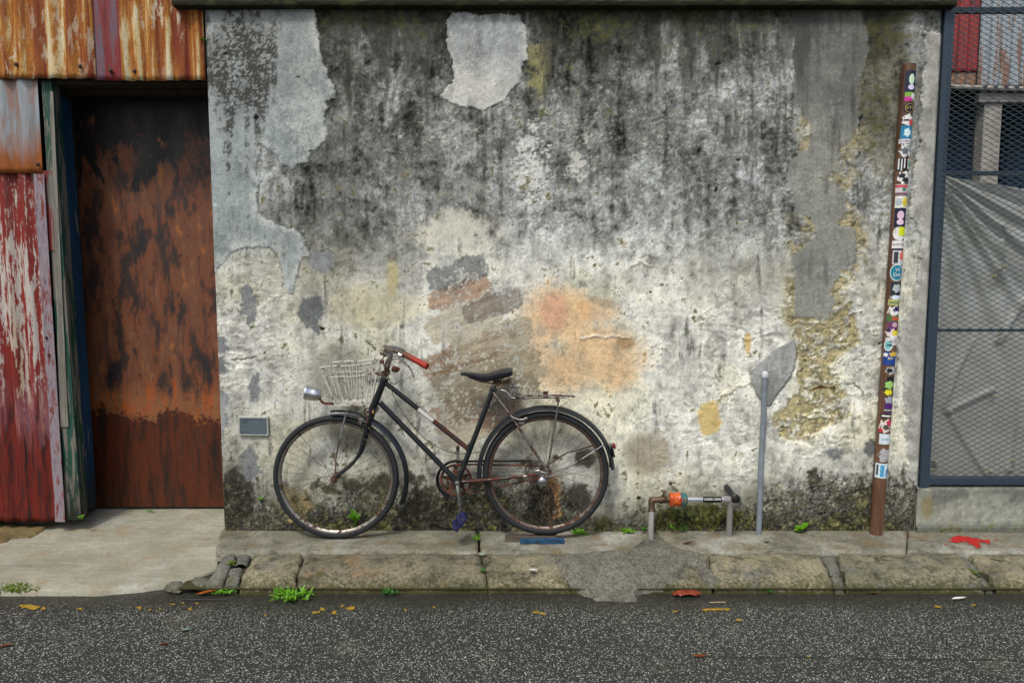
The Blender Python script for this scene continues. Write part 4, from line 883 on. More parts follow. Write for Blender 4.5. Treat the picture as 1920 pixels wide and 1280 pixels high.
def stext(txt, sc_, ac, size, off, parent, c):
    vs, fs = text_mesh(txt, size); b = MB(); b.add([on(sc_+v.y, ac+v.x/PR, off) for v in vs], fs); return b.build('lettering', smat(c), parent, False)
WHT, BLK, NAVY = (222, 222, 218), (26, 28, 34), (22, 28, 58)
# (row0,row1, angle0,angle1, shape, colour, [(shape,u0,u1,v0,v1,colour)], text, text colour)
ST = [
 (136,176,-.85,1.0,'r',NAVY,[('c',.28,.72,.35,.85,(196,222,190)),('c',.25,.75,.1,.35,(210,206,230))],None,None),
 (176,193,-.75,1.1,'r',(120,170,60),[('r',.0,.6,.0,.5,(190,50,140)),('b',.45,1,.2,.9,WHT)],None,None),
 (194,217,-.85,1.0,'c',BLK,[('c',.12,.88,.1,.9,(150,128,70)),('c',.18,.82,.16,.84,BLK)],'GTC',(190,165,90)),
 (217,238,-.9,.7,'b',WHT,[('b',.6,1.1,.0,.6,(200,70,74)),('r',.15,.6,.4,.55,(60,60,66))],None,None),
 (238,263,-1.0,.9,'r',(30,120,160),[('b',.25,.75,.15,.8,(200,226,230))],None,None),
 (263,271,-1.2,.9,'r',(226,226,230),[],'WOBLOS',(70,60,70)),
 (271,297,-1.0,.9,'b',(206,208,206),[('b',.2,.7,.2,.7,(90,98,104)),('b',.5,.9,.5,.9,(150,156,158))],None,None),
 (298,322,-1.2,.3,'r',BLK,[('r',.1,.25,.1,.95,WHT),('r',.4,.5,.0,.9,WHT),('r',.65,.75,.2,.95,WHT)],None,None),
 (300,318,.35,1.1,'r',(226,230,226),[('r',.15,.85,.15,.85,(40,150,100))],None,None),
 (323,346,-1.0,.9,'b',WHT,[('b',.1,.6,.45,.85,BLK),('b',.35,.95,.1,.5,BLK)],None,None),
 (347,368,-1.2,.8,'r',(204,196,198),[('r',0,1,.7,.95,(190,84,92)),('r',0,1,.05,.25,(120,76,96)),('r',.5,.75,.4,.7,(60,120,90))],None,None),
 (369,391,-1.1,.9,'r',(222,222,210),[('b',.5,.95,.1,.9,(222,198,60)),('b',.05,.5,.2,.8,(170,182,190))],None,None),
 (391,427,-1.0,.7,'r',NAVY,[('c',.2,.8,.4,.85,(214,186,206)),('c',.2,.8,.12,.42,(222,196,214))],None,None),
 (425,452,-1.1,.9,'c',WHT,[('r',.4,1.0,.35,.95,(206,220,40))],None,None),
 (452,466,-1.1,.9,'r',(226,226,220),[],'ILDFOD',(40,44,50)),
 (466,478,-1.2,.7,'b',(26,40,70),[('r',.2,.8,.3,.5,WHT)],None,None),
 (470,496,-.9,1.0,'r',(200,202,204),[('b',.5,1,.3,1,(218,110,92)),('r',.1,.4,.1,.9,(50,56,62))],None,None),
 (495,527,-1.15,.95,'c',(214,226,226),[('c',.06,.94,.06,.94,(26,124,148))],'VI\nDA',WHT),
 (529,553,-.85,.9,'r',(34,44,58),[('b',.15,.85,.2,.85,(172,180,180))],None,None),
 (553,562,-.8,.9,'b',(214,226,236),[],None,None),
 (561,572,-1.1,.9,'r',(178,172,110),[('r',.1,.9,.3,.6,(110,130,90))],None,None),
 (573,592,-1.1,.9,'b',WHT,[('b',.4,.95,.3,.95,(50,40,84)),('b',.5,.85,.15,.5,(230,230,232))],None,None),
 (591,602,-1.2,.9,'r',(74,112,62),[('r',.4,.9,.2,.8,(190,84,60))],None,None),
 (600,618,-1.1,.9,'b',(110,46,106),[('c',.4,.8,.3,.8,(200,170,176))],None,None),
 (614,630,-1.2,.2,'b',(220,206,204),[('b',.1,.6,.5,1,(56,40,74))],None,None),
 (619,628,-.2,1.0,'r',(222,208,50),[],None,None),
 (628,632,-.5,1.0,'r',(228,228,228),[],None,None),
 (632,646,-1.1,.9,'r',(206,206,204),[],'ALT',BLK),
 (636,657,-1.3,.0,'c',(214,226,226),[('c',.12,.88,.12,.88,(120,184,188)),('r',.4,.9,.45,.6,(40,60,70))],None,None),
 (658,683,-1.3,.9,'r',(30,66,140),[('b',.4,1,.65,1,(214,178,60)),('b',.0,.35,.6,.9,WHT)],'BD',(236,226,180)),
 (686,700,-.8,.9,'b',(176,180,180),[('b',.1,.6,.2,.8,BLK)],None,None),
 (704,712,-.5,1.0,'r',(24,24,30),[],None,None),
 (711,740,-1.1,.8,'b',(52,60,44),[('b',.2,.9,.45,.95,(150,196,110)),('b',.2,.8,.05,.4,(222,214,40))],None,None),
 (741,754,-.6,.9,'b',(150,158,172),[],None,None),
 (755,771,-.6,1.0,'r',(78,34,110),[('r',0,1,.2,.35,(160,196,120))],None,None),
 (772,782,-1.3,.9,'b',(36,26,34),[('r',.2,.8,.3,.6,WHT)],None,None),
 (784,808,-1.2,.9,'b',(216,206,196),[('b',.5,1,.5,1,(196,50,80)),('c',.0,.3,.0,.3,(196,50,60)),('b',.3,.7,.2,.6,(80,80,70))],None,None),
 (811,830,-1.0,.7,'r',(206,218,224),[('r',.2,.8,.4,.55,(150,180,196))],None,None),
 (838,864,-1.0,.9,'b',(168,168,170),[],None,None),
 (866,893,-1.35,1.35,'r',(206,224,228),[('r',.08,.2,.2,.9,(60,80,90)),('r',.3,.5,.1,.9,(70,150,190)),('r',.6,.7,.1,.6,(60,130,180)),('b',.72,.95,.3,.9,(80,90,96))],None,None)]
for r0, r1, a0, a1, sh, c_, dec, tx, tcol in ST:
    s1_, s0_ = tpy(r0), tpy(r1); k = deco(sh, s0_, s1_, a0, a1, .0009 + .0002*rnd.random(), pipe, c_, 'sticker')
    for q, (sh2, u0, u1, v0, v1, c2) in enumerate(dec): deco(sh2, s0_+(s1_-s0_)*v0, s0_+(s1_-s0_)*v1, a0+(a1-a0)*u0, a0+(a1-a0)*u1, .0016+.0004*q, k, c2, 'print')
    if tx: stext(tx, (s0_+s1_)/2, (a0+a1)/2, (.026 if '\n' in tx else (.020 if len(tx) < 5 else .017)), .0032, k, tcol)

# ------------------------------------------------------------------ conduit, plaque, water meter
A2 = at(1434.5, 703, -.03); B2 = at(1422, 1000, -.05); B2.z = .0
con = root('conduit', 'thin grey-blue conduit standing against the wall beside the round cement patch', 'pipe', B2)
b = MB(); b.tube([B2.lerp(A2, i/12)+Vector((.0015*math.sin(i*.9), 0, 0)) for i in range(13)], .0155, 14); b.build('tube', m_conduit, con)
b = MB(); b.lathe(A2-Vector((0, 0, .01)), (0, 0, 1), [(0, .0175), (.018, .0175), (.028, .013), (.033, .005)], 14); b.build('cap', flat('pale_cap', lin((190, 196, 196)), .5), con)

pc = at(475.5, 798, -.012); pw, ph = .166, .108
pq = root('plaque', 'small grey metal plaque with a pale rim on the wall left of the bicycle', 'plaque', pc)
R = Matrix.Rotation(math.radians(0.5), 3, 'Y')
b = MB(); b.box(pc, (pw, .012, ph), R, .002); b.build('rim', flat('pale_plaque_rim', lin((176, 182, 172)), .4, .3), pq, False)
b = MB(); b.box(pc+Vector((0, -.0065, .001)), (pw-.016, .003, ph-.018), R, .001); b.build('plate', flat('slate_grey_plate', lin((96, 108, 116)), .35, .3, var=.08), pq, False)
m_ink = flat('engraved_ink', lin((34, 42, 50)), .6)
def ptext(t_, size, x, z):
    vs, fs = text_mesh(t_, size); b = MB(); b.add([(pc.x+x+v.x, pc.y-.0085, pc.z+z+v.y) for v in vs], fs); b.build('lettering', m_ink, pq, False)
ptext('CHILDREN ON A BICYCLE', .0098, -.004, .036)
b = MB(); b.box(pc+Vector((-.048, -.0083, .0245)), (.036, .0006, .0022)); b.box(pc+Vector((-.048, -.0083, .0195)), (.036, .0006, .0022)); b.box(pc+Vector((-.046, -.0083, -.034)), (.04, .0006, .0018)); b.build('small_print', m_ink, pq, False)
for sx in (-.069, .067): b = MB(); b.lathe(pc+Vector((sx, -.0075, -.004)), (0, -1, 0), [(0, .0022), (.002, .0018)], 8); b.build('rivet', m_ink, pq)

Ym = -.11
wm = root('water_meter', 'orange and teal water meter on brass and chrome pipework near the wall foot', 'water meter', gnd(1290, 1000))
e0 = at(1222, 938, Ym); bL = at(1219, 1014, -.19); bL = Vector((e0.x, Ym, .01)); 
pz_ = at(1370, 937, Ym).z
b = MB(); g0 = gnd(1219, 1013); b.tube(cr([Vector((g0.x, Ym-.055, -.01)), Vector((g0.x+.002, Ym-.04, .08)), Vector((e0.x, Ym-.005, e0.z-.05))], 5), .0215/1.35, 14); b.build('riser', m_pvc, wm)
b = MB(); b.tube(cr([e0-Vector((0, .003, .055)), e0-Vector((0, 0, .02)), e0, e0+Vector((.022, 0, .004)), e0+Vector((.055, 0, .004))], 4), .0175, 12); b.lathe(e0-Vector((0, .003, .06)), (0, 0, 1), [(0, .021), (.014, .021)], 12); b.lathe(e0+Vector((.045, 0, .004)), (1, 0, 0), [(0, .021), (.012, .021)], 12); b.build('elbow', m_brass, wm)
def P_(x, y=936): return at(x, y, Ym)
b = MB(); b.lathe(P_(1233), (1, 0, 0), [(0, .015), (.02, .016), (.021, .020), (.045, .020), (.046, .0165), (.065, .0165)], 14); b.tube([P_(1243)+Vector((0, 0, .012)), P_(1244)+Vector((0, -.01, .035))], .006, 8); b.box(P_(1244, 921), (.030, .016, .008), Matrix.Rotation(.5, 3, 'Y'), .003); b.build('stop_valve', m_brass, wm)
mx0 = P_(1255); b = MB(); b.lathe(mx0, (1, 0, 0), [(0, .030), (.004, .038), (.010, .040), (.018, .036), (.045, .036), (.050, .040), (.056, .040), (.058, .034)], 22); b.build('meter_body', m_omet, wm)
b = MB(); b.lathe(mx0+Vector((.058, 0, 0)), (1, 0, 0), [(0, .035), (.004, .038), (.030, .036), (.036, .030), (.038, .018)], 18); b.build('meter_cap', m_tmet, wm)
b = MB(); q0 = P_(1288); q1 = P_(1363); Lq = (q1-q0).length
b.lathe(q0, (1, 0, 0), [(0, .0165), (.045, .0165), (.046, .021), (.052, .021), (.053, .0135), (.078, .0135), (.079, .0160), (Lq-.01, .0160)], 16); b.build('chrome_pipe', m_chromeclean, wm)
b = MB(); b.lathe(P_(1361), (1, 0, 0), [(-.012, .019), (0, .020), (.020, .019), (.028, .014)], 16); b.build('union', m_pvc, wm)
m_lab = flat('black_label', (0.012, .012, .012), .4)
b = MB(); lx = P_(1317).x; lx2 = P_(1352).x; b.lathe((lx, Ym, P_(1330).z), (1, 0, 0), [(0, .0168), (lx2-lx, .0168)], 20); lab = b.build('label', m_lab, wm)
vs, fs = text_mesh('LINDEN CRIME', .0165); zc = P_(1330).z; b = MB(); rr_ = .0178
b.add([((lx+lx2)/2+v.x*.83, Ym-rr_*math.cos((v.y+.002)/rr_+.25), zc+rr_*math.sin((v.y+.002)/rr_+.25)) for v in vs], fs); b.build('lettering', flat('white_ink', lin((225, 228, 225)), .5), lab, False)
b = MB(); q = P_(1372); b.lathe(q-Vector((.006, 0, 0)), (1, 0, .1), [(0, .016), (.012, .021), (.03, .023), (.045, .021), (.052, .012)], 16); b.lathe(q+Vector((.012, .02, .012)), (0, -1, .2), [(0, .015), (.03, .020), (.05, .017), (.055, .008)], 14); b.tube([q+Vector((.012, .02, .012)), q+Vector((.008, .07, .03)), q+Vector((.006, .14, .038))], .016, 12); b.build('stop_cock', m_blackplastic, wm)
g1 = gnd(1367, 1003); b = MB(); b.tube([Vector((g1.x, g1.y, -.01)), Vector((q.x-.008, Ym, q.z-.008))], .0165, 14); b.build('riser', m_pvc, wm)

# ------------------------------------------------------------------ bicycle
YB = -.12
bk = root('bicycle', 'old black step-through bicycle with a white wire basket leaning by the wall', 'bicycle', gnd(830, 1003))
def Q(x, y, dy=0.0): return at(x, y, YB+dy)
def part(b, name, mat, parent=None, smooth=True, **kw): return b.build(name, mat, parent or bk, smooth, **kw)
Cf = Q(630, 890); Cr = Q(1023.5, 887); RW = .342; Cf.z = RW+.003
Cr.z = max(Cr.z, RW+.02)
def wheel(Cw, name):
    b = MB(); n = 72; fr = []
    for k in range(n):
        t = 2*math.pi*k/n; rad = Vector((math.cos(t), 0, math.sin(t))); fr.append((Cw+rad*(RW-.0175), rad, Vector((0, 1, 0))))
    sec = [(.0185*math.cos(a)*(1.0 if math.cos(a) < 0 else .95), .0175*math.sin(a)) for a in [2*math.pi*i/12 for i in range(12)]]
    b.sweep(fr, sec, True); w = bpy.data.objects.new(name, None); S.collection.objects.link(w); w.parent = bk
    tyre = part(b, 'tyre', m_rubber, w)
    b = MB(); fr2 = [(Cw+f[1]*(RW-.036), f[1], f[2]) for f in fr]
    b.sweep(fr2, [(.004, -.014), (.005, .014), (-.004, .013), (-.010, .006), (-.011, -.006), (-.004, -.013)], True); part(b, 'rim', m_rimr if Cw is Cr else m_rimf, w)
    b = MB(); b.lathe(Cw-Vector((0, .05, 0)), (0, 1, 0), [(0, .004), (.01, .005), (.012, .020), (.015, .020), (.018, .012), (.082, .012), (.085, .020), (.088, .020), (.09, .005), (.10, .004)], 18); part(b, 'hub', m_rust if Cw is Cf else m_rustchrome, w)
    for sgn in (-1, 1):      # spokes, two mirror meshes shared by 16 objects each
        for d in (-1, 1):
            b = MB(); a0 = math.radians(62)*d; p0 = Vector((.019*math.cos(a0), sgn*.035, .019*math.sin(a0))); p1 = Vector((RW-.042, sgn*.004, 0)); b.tube([p0, p1], .0011, 5, False)
            me = bpy.data.meshes.new('spoke'); me.from_pydata([tuple(v) for v in b.v], [], b.f); me.materials.append(m_spoke)
            for i in range(8):
                o = link(me, 'spoke', w); o.location = Cw-LOC[bk.name]; o.rotation_euler = (0, 2*math.pi*(i/8 + (0 if sgn > 0 else 1/32) + (0 if d > 0 else 1/16)) + .1, 0)
    return w
wf_ = wheel(Cf, 'front_wheel'); wr_ = wheel(Cr, 'rear_wheel')
def fender(c, R_, a0, a1, name, mat, w=.027):
    b = MB(); n = 48; fr = []
    for k in range(n+1):
        t = math.radians(a0+(a1-a0)*k/n); rad = Vector((math.cos(t), 0, math.sin(t))); fr.append((c+rad*R_, rad, Vector((0, 1, 0))))
    out = [(-.016, -w), (-.006, -w*.92), (.002, -w*.55), (.0055, -w*.2), (.007, 0), (.0055, w*.2), (.002, w*.55), (-.006, w*.92), (-.016, w)]
    sec = out + [(a-.0015, b_*.97) for a, b_ in reversed(out)]; b.sweep(fr, sec); return part(b, name, mat)
ff = fender(Cf+Vector((.026, 0, .0)), RW+.022, 97, -24, 'front_mudguard', m_fender)
rf = fender(Cr, RW+.026, 184, 4, 'rear_mudguard', m_fender, .03)
# frame
HB, HT_ = Q(699, 768), Q(722, 704)
BBp = Q(858, 903); ST_ = Q(925, 728)
b = MB(); b.tube([Q(700, 764), Q(721.5, 709)], .0185, 16); b.lathe(Q(699, 768), HT_-HB, [(-.006, .023), (.012, .023)], 16); b.lathe(Q(721, 711), HT_-HB, [(-.006, .022), (.010, .022)], 16); part(b, 'head_tube', m_bblack)
b = MB(); b.tube([Q(722, 717), Q(790, 771)], .0135, 14); part(b, 'top_tube', m_bblack)
b = MB(); b.tube([Q(789, 770), Q(879, 842)], .0132, 14); part(b, 'top_tube_rear', m_bbrown)
b = MB(); b.tube([Q(712, 754), BBp], .0145, 14); part(b, 'down_tube', m_bblack)
b = MB(); b.tube([BBp, ST_], .0145, 14); b.lathe(ST_, ST_-BBp, [(-.02, .0175), (.002, .0175)], 14); b.box(ST_+Vector((.014, -.012, -.004)), (.02, .03, .014), None, .003); b.lathe(Q(879.5, 842)-(ST_-BBp)*.02, ST_-BBp, [(0, .0172), (.04, .0172)], 14); part(b, 'seat_tube', m_bblack)
for s_ in (-1, 1):
    b = MB(); b.tube([Q(925, 736, s_*.018), Q(955, 775, s_*.045), Q(1022, 876, s_*.058)], .0075, 10); part(b, 'seat_stay', m_rustchrome if s_ < 0 else m_bblack)
    b = MB(); b.tube([Q(866, 903, s_*.028), Q(920, 899, s_*.04), Q(1014, 889, s_*.058)], [.011, .0095, .008], 10); part(b, 'chain_stay', m_bbrown if s_ < 0 else m_bblack)
b = MB(); b.lathe(BBp-Vector((0, .045, 0)), (0, 1, 0), [(0, .010), (.004, .020), (.008, .022), (.082, .022), (.088, .016)], 18); part(b, 'bottom_bracket', m_bblack)
# label worn on the top tube
b = MB(); p0, p1 = Q(784, 766.5), Q(812, 788.5); t = (p1-p0).normalized(); up = Vector((0, -1, 0)).cross(t); vs = []; fs = []
for i in range(13):
    p = p0.lerp(p1, i/12); w_ = .75+.25*rnd.random(); lo = -.55*w_
    for k in range(5): a_ = lo+(1.2*w_-lo)*k/4; vs.append(p + (Vector((0, -1, 0))*math.cos(a_) - up*math.sin(a_)*(1 if up.z < 0 else -1))*.0145)
for i in range(12):
    for k in range(4): fs.append((i*5+k, i*5+k+1, i*5+5+k+1, i*5+5+k))
b.add(vs, fs); part(b, 'worn_label', m_white)
# fork
fork = MB()
path = [Q(703, 762), Q(693, 790), Q(684, 822), Q(676, 848), Q(663, 866), Q(647, 880), Q(633, 890)]
fobj = None
for s_ in (-1, 1):
    pts = [p + Vector((0, s_*(.036 if i else .03), 0)) for i, p in enumerate(path)]
    b = MB(); b.tube(cr(pts, 4), [.0125-.006*i/24 for i in range(25)], 12, flat_=.8); part(b, 'fork_blade', m_bblack)
b = MB(); b.box(Q(702, 768), (.034, .085, .022), Matrix.Rotation(.35, 3, 'Y'), .006); b.lathe(Q(699.5, 772.5, -.05), (0, -1, 0), [(0, .010), (.006, .010), (.009, .006)], 14); part(b, 'fork_crown', m_bblack)
b = MB(); b.lathe(Q(699.5, 772.5, -.058), (0, -1, 0), [(0, .006), (.003, .006)], 12); part(b, 'reflector', flat('amber_dot', lin((176, 120, 40)), .4))
b = MB(); b.lathe(Cf-Vector((0, .064, 0)), (0, 1, 0), [(0, .008), (.010, .013), (.016, .013)], 8); b.lathe(Cf+Vector((0, .048, 0)), (0, 1, 0), [(0, .013), (.012, .012)], 8); part(b, 'axle_nut', m_rust)
b = MB(); b.lathe(Cr-Vector((0, .078, 0)), (0, 1, 0), [(0, .006), (.008, .012), (.02, .013)], 8); b.lathe(Cr+Vector((0, .06, 0)), (0, 1, 0), [(0, .013), (.012, .012)], 8); part(b, 'axle_nut', m_rustchrome)
# lock ring and dangling bracket on the fork
b = MB(); c0 = Q(687, 812, -.055); b.tube([c0+Vector((.026*math.cos(t), -.006*math.sin(t*2), .036*math.sin(t))) for t in [2*math.pi*i/20*.83+2.2 for i in range(21)]], .0032, 7); part(b, 'cable_loop', m_cable)
b = MB(); b.box(Q(676, 790, -.05), (.022, .006, .034), Matrix.Rotation(.3, 3, 'Y'), .004); b.lathe(Q(676, 786, -.054), (0, -1, 0), [(0, .005), (.002, .005)], 8); b.box(Q(683, 776, -.045), (.018, .012, .02), Matrix.Rotation(.5, 3, 'Y'), .003); part(b, 'brake_caliper', m_rustchrome)
b = MB(); b.tube(cr([Q(686, 765, -.05), Q(683, 775, -.056), Q(690, 786, -.055), Q(686, 796, -.05)], 4), .004, 7); b.box(Q(690, 772, -.05), (.02, .014, .01), None, .002); part(b, 'caliper_arm', m_rust)
# front stays
for s_ in (-1, 1):
    b = MB(); b.tube([Q(652, 762, s_*.042), Q(637, 822, s_*.05)], .0042, 8); part(b, 'mudguard_stay', m_greystrut)
    b = MB(); b.tube([Q(637, 822, s_*.05), Q(630, 858, s_*.052), Q(629, 888, s_*.054)], .0036, 8); part(b, 'stay_lower', m_rust)
# head of steering column, stem, handlebar
b = MB(); b.tube([Q(722, 706), Q(731, 672)], .0125, 12); b.lathe(Q(724, 700), HT_-HB, [(0, .020), (.008, .022), (.012, .018), (.022, .016)], 8); b.tube(cr([Q(731, 674), Q(733, 663), Q(727, 657), Q(719, 655)], 5), .0125, 12); part(b, 'stem', m_rustchrome)
b = MB(); hb = cr([Q(724, 654, .11), Q(722, 650, .08), Q(722, 652, .03), Q(725, 655, -.02), Q(733, 656, -.07), Q(745, 659, -.13), at(758, 664, YB-.18)], 6)
b.tube(hb, .0108, 12); part(b, 'handlebar', m_rustchrome)
b = MB(); b.tube(cr([Q(724, 652, .105), Q(738, 652, .108), Q(757, 657, .108)], 5), .012, 10); part(b, 'far_grip', m_greyplastic)
g0, g1_ = at(757, 663, YB-.175), at(801, 687, YB-.235)
b = MB(); n = 26; b.tube([g0.lerp(g1_, i/n) for i in range(n+1)], [.0160 if i % 2 else .0150 for i in range(n)]+[.0175], 14); part(b, 'grip', m_grip)
b = MB(); l0 = at(753, 672, YB-.165); b.box(l0, (.030, .018, .026), Matrix.Rotation(.5, 3, 'Y'), .004); b.box(l0+Vector((-.006, 0, -.016)), (.012, .014, .022), Matrix.Rotation(.3, 3, 'Y'), .003); b.lathe(at(751, 665, YB-.160)-Vector((.008, 0, 0)), (1, -.3, -.4), [(0, .0145), (.016, .0145)], 12)
br = part(b, 'brake_bracket', m_chromeclean)
b = MB(); b.tube(cr([l0+Vector((.0, 0, -.005)), at(763, 684, YB-.17), at(771, 693, YB-.175), at(776, 708, YB-.175)], 6), [.007]*6+[.0055]*6+[.0035]*7, 8, flat_=.8); part(b, 'brake_lever', m_chrome)
b = MB(); l0 = Q(722, 664, .05); b.box(l0, (.024, .016, .03), Matrix.Rotation(-.3, 3, 'Y'), .004); b.tube([l0, Q(716, 676, .03), Q(722, 690, .02)], .004, 7); part(b, 'bell_clamp', m_rustchrome)
for c_, (x, y, dy) in enumerate(((716, 678, -.035), (745, 692, -.02), (739, 690, -.03))):
    b = MB(); b.lathe(Q(x, y, dy), (.3, -1, .2), [(0, .010), (.008, .013), (.016, .012), (.020, .006)], 12); part(b, 'clamp_bolt', m_redrust if c_ else m_rust)
b = MB(); b.box(Q(741, 692, -.01), (.036, .018, .03), Matrix.Rotation(.2, 3, 'Y'), .005); b.box(Q(715, 703, -.02), (.07, .012, .008), Matrix.Rotation(.30, 3, 'Y'), .002); b.box(Q(722, 699, -.01), (.04, .036, .012), Matrix.Rotation(.2, 3, 'Y'), .003); part(b, 'light_bracket', m_rust)
# cables
def cable(pts, r=.0024, mat=None): b = MB(); b.tube(cr([Q(*p) if len(p) == 3 else p for p in pts], 7), r, 6); part(b, 'brake_cable', mat or m_cable)
cable([(753, 673, -.16), (738, 673, -.10), (724, 680, -.05), (722, 696, -.04), (730, 706, -.03)])
cable([(744, 668, -.1), (730, 670, -.06), (722, 682, -.045), (721, 700, -.035)], .0028)
cable([(728, 700, -.01), (732, 716, .03), (742, 719, .05), (752, 712, .06), (758, 716, .05)])
cable([(733, 720, -.014), (738, 742, -.015), (762, 782, -.01), (800, 825, 0), (838, 845, .01), (870, 850, .0), (905, 846, -.02)], .0022)
cable([(712, 690, -.05), (704, 720, -.03), (700, 745, -.03), (692, 765, -.05)], .002)
cable([(943, 738, -.02), (952, 745, -.03), (960, 768, -.045), (972, 784, -.05), (986, 790, -.05)], .002); cable([(930, 735, .0), (950, 755, .01), (968, 772, 0), (990, 780, 0)], .002)
# basket
bs = bpy.data.objects.new('basket', None); S.collection.objects.link(bs); bs.parent = bk
TL, TR, BL, BR = Q(612, 684), Q(703, 677), Q(637, 756), Q(692, 753)
dT, dB = .105, .085
def loop(tl, tr, d, r, mat=m_wirewhite, name='rim_wire'):
    b = MB(); c4 = [tl+Vector((0, -d, 0)), tr+Vector((0, -d, 0)), tr+Vector((0, d, 0)), tl+Vector((0, d, 0))]; pts = []
    for i in range(4):
        p, q_ = c4[i], c4[(i+1) % 4]
        for k in range(6): e = p.lerp(q_, k/6+.02); pts.append(e+Vector((0, 0, .003*math.sin(k*1.3+i))))
    b.tube(pts, r, 6, closed=True); return part(b, name, mat, bs)
loop(TL, TR, dT, .0030); loop(TL.lerp(BL, .27), TR.lerp(BR, .27), dT*.95, .0022, name='hoop_wire'); loop(BL, BR, dB, .0026, name='base_wire')
for i in range(8):
    f = i/7
    for s_ in (-1, 1):
        b = MB(); t_ = TL.lerp(TR, f)+Vector((0, s_*dT, 0)); m_ = TL.lerp(TR, f).lerp(BL.lerp(BR, f), .5)+Vector((.003*math.sin(i*2), s_*(dT+dB)/2, 0)); e_ = BL.lerp(BR, f)+Vector((0, s_*dB, 0)); b.tube([t_, m_, e_], .0038 if i in (0, 7) else (.0019 if s_ < 0 else .0013), 6); part(b, 'side_wire', m_wirewhite, bs)
for i in range(3):
    f = (i+.5)/3*2-1
    for (t_, e_) in ((TL, BL), (TR, BR)):
        b = MB(); b.tube([t_+Vector((0, f*dT, 0)), e_+Vector((0, f*dB, 0))], .0016, 6); part(b, 'end_wire', m_wirewhite, bs)
for i in range(5):
    b = MB(); f = (i+.5)/5*2-1; b.tube([BL+Vector((0, f*dB, -.002)), BR+Vector((0, f*dB, -.002))], .0022, 6); part(b, 'floor_wire', m_wirewhite, bs)
for i in range(4):
    b = MB(); f = (i+.5)/4; p = BL.lerp(BR, f); b.tube([p+Vector((0, -dB, -.004)), p+Vector((0, dB, -.004))], .0022, 6); part(b, 'floor_wire', m_wirewhite, bs)
b = MB(); b.tube([BL+Vector((0, -dB, .012)), BR+Vector((0, -dB, .014))], .0022, 6); b.tube([BL+Vector((.005, -dB-.001, .024)), BR+Vector((0, -dB-.001, .028))], .0018, 6); b.build('lower_wires', m_wirewhite, bs)
b = MB(); b.tube([TR+Vector((0, -.06, -.02)), Q(700, 668, -.03), Q(708, 664, -.02)], .0035, 7); b.tube([TR+Vector((0, .05, -.01)), Q(700, 668, .03)], .003, 7); b.tube([TR+Vector((0, -.03, -.02)), Q(701, 705, -.03)], .004, 7); part(b, 'hook', m_wirewhite, bs)
# headlight
hl = Q(605, 744); hd = (Q(574, 735)-Q(605, 741)).normalized()
b = MB(); b.lathe(Q(603, 741, -.02), hd, [(-.004, .010), (.004, .024), (.018, .034), (.040, .038), (.070, .038), (.074, .041), (.084, .041), (.086, .036)], 26); h_ = part(b, 'headlight', m_chromeclean)
b = MB(); b.lathe(Q(603, 741, -.02)+hd*.0865, hd, [(0, .034), (.004, .026), (.006, .01)], 22); part(b, 'lens', flat('dull_lens', lin((150, 154, 150)), .15), h_)
b = MB(); b.tube(cr([Q(600, 748, -.02), Q(606, 755, -.01), Q(618, 756), Q(640, 757), Q(660, 760)], 4), .007, 8); b.lathe(Q(603, 752, -.035), (0, -1, 0), [(0, .008), (.01, .006)], 8); part(b, 'headlight_bracket', m_redrust)
# saddle
b = MB(); sp = [(864, 700, .010, .010), (872, 699, .017, .016), (886, 701, .023, .024), (900, 704, .032, .030), (914, 704, .045, .034), (928, 700, .062, .036), (942, 696, .076, .036), (953, 694, .080, .034), (960, 694, .074, .026), (961.5, 696, .055, .012)]
fr = []; rings = []
for (x, y, w_, h_2) in sp:
    c0 = Q(x, y); ring = []
    for k in range(18):
        a_ = 2*math.pi*k/18; cy = math.sin(a_)*w_; cz = math.cos(a_)
        z_ = (h_2*.35*cz if cz > 0 else h_2*1.35*cz*(.55+.45*abs(math.sin(a_))))
        ring.append(c0+Vector((0, cy, z_)))
    rings.append(ring)
vs = [v for r__ in rings for v in r__]; fs = [(i*18+k, i*18+(k+1) % 18, (i+1)*18+(k+1) % 18, (i+1)*18+k) for i in range(len(sp)-1) for k in range(18)]; fs += [tuple(range(17, -1, -1)), tuple((len(sp)-1)*18+k for k in range(18))]
b.add(vs, fs); sdl = part(b, 'saddle', m_saddle)
b = MB(); b.tube([ST_, Q(930, 712)], .0125, 12); part(b, 'seat_post', m_rustchrome)
b = MB()
for s_ in (-.02, .02): b.tube(cr([Q(878, 707, s_*.4), Q(905, 716, s_), Q(935, 718, s_), Q(955, 712, s_*2)], 5), .0035, 7)
b.lathe(Q(934, 719, -.035), (0, 1, 0), [(0, .010), (.005, .014), (.065, .014), (.07, .010)], 10); part(b, 'saddle_rails', m_rust, sdl)
for i, (x, s_) in enumerate(((946, -.03), (952, .0), (941, .02), (956, -.045))):
    b = MB(); pts = [Q(x+3*math.cos(t), 717-i*.8-6+t*.55, s_)+Vector((0, .010*math.sin(t), 0)) for t in [j*.7 for j in range(26)]]; b.tube(pts, .0022, 6); part(b, 'spring', m_rust, sdl)
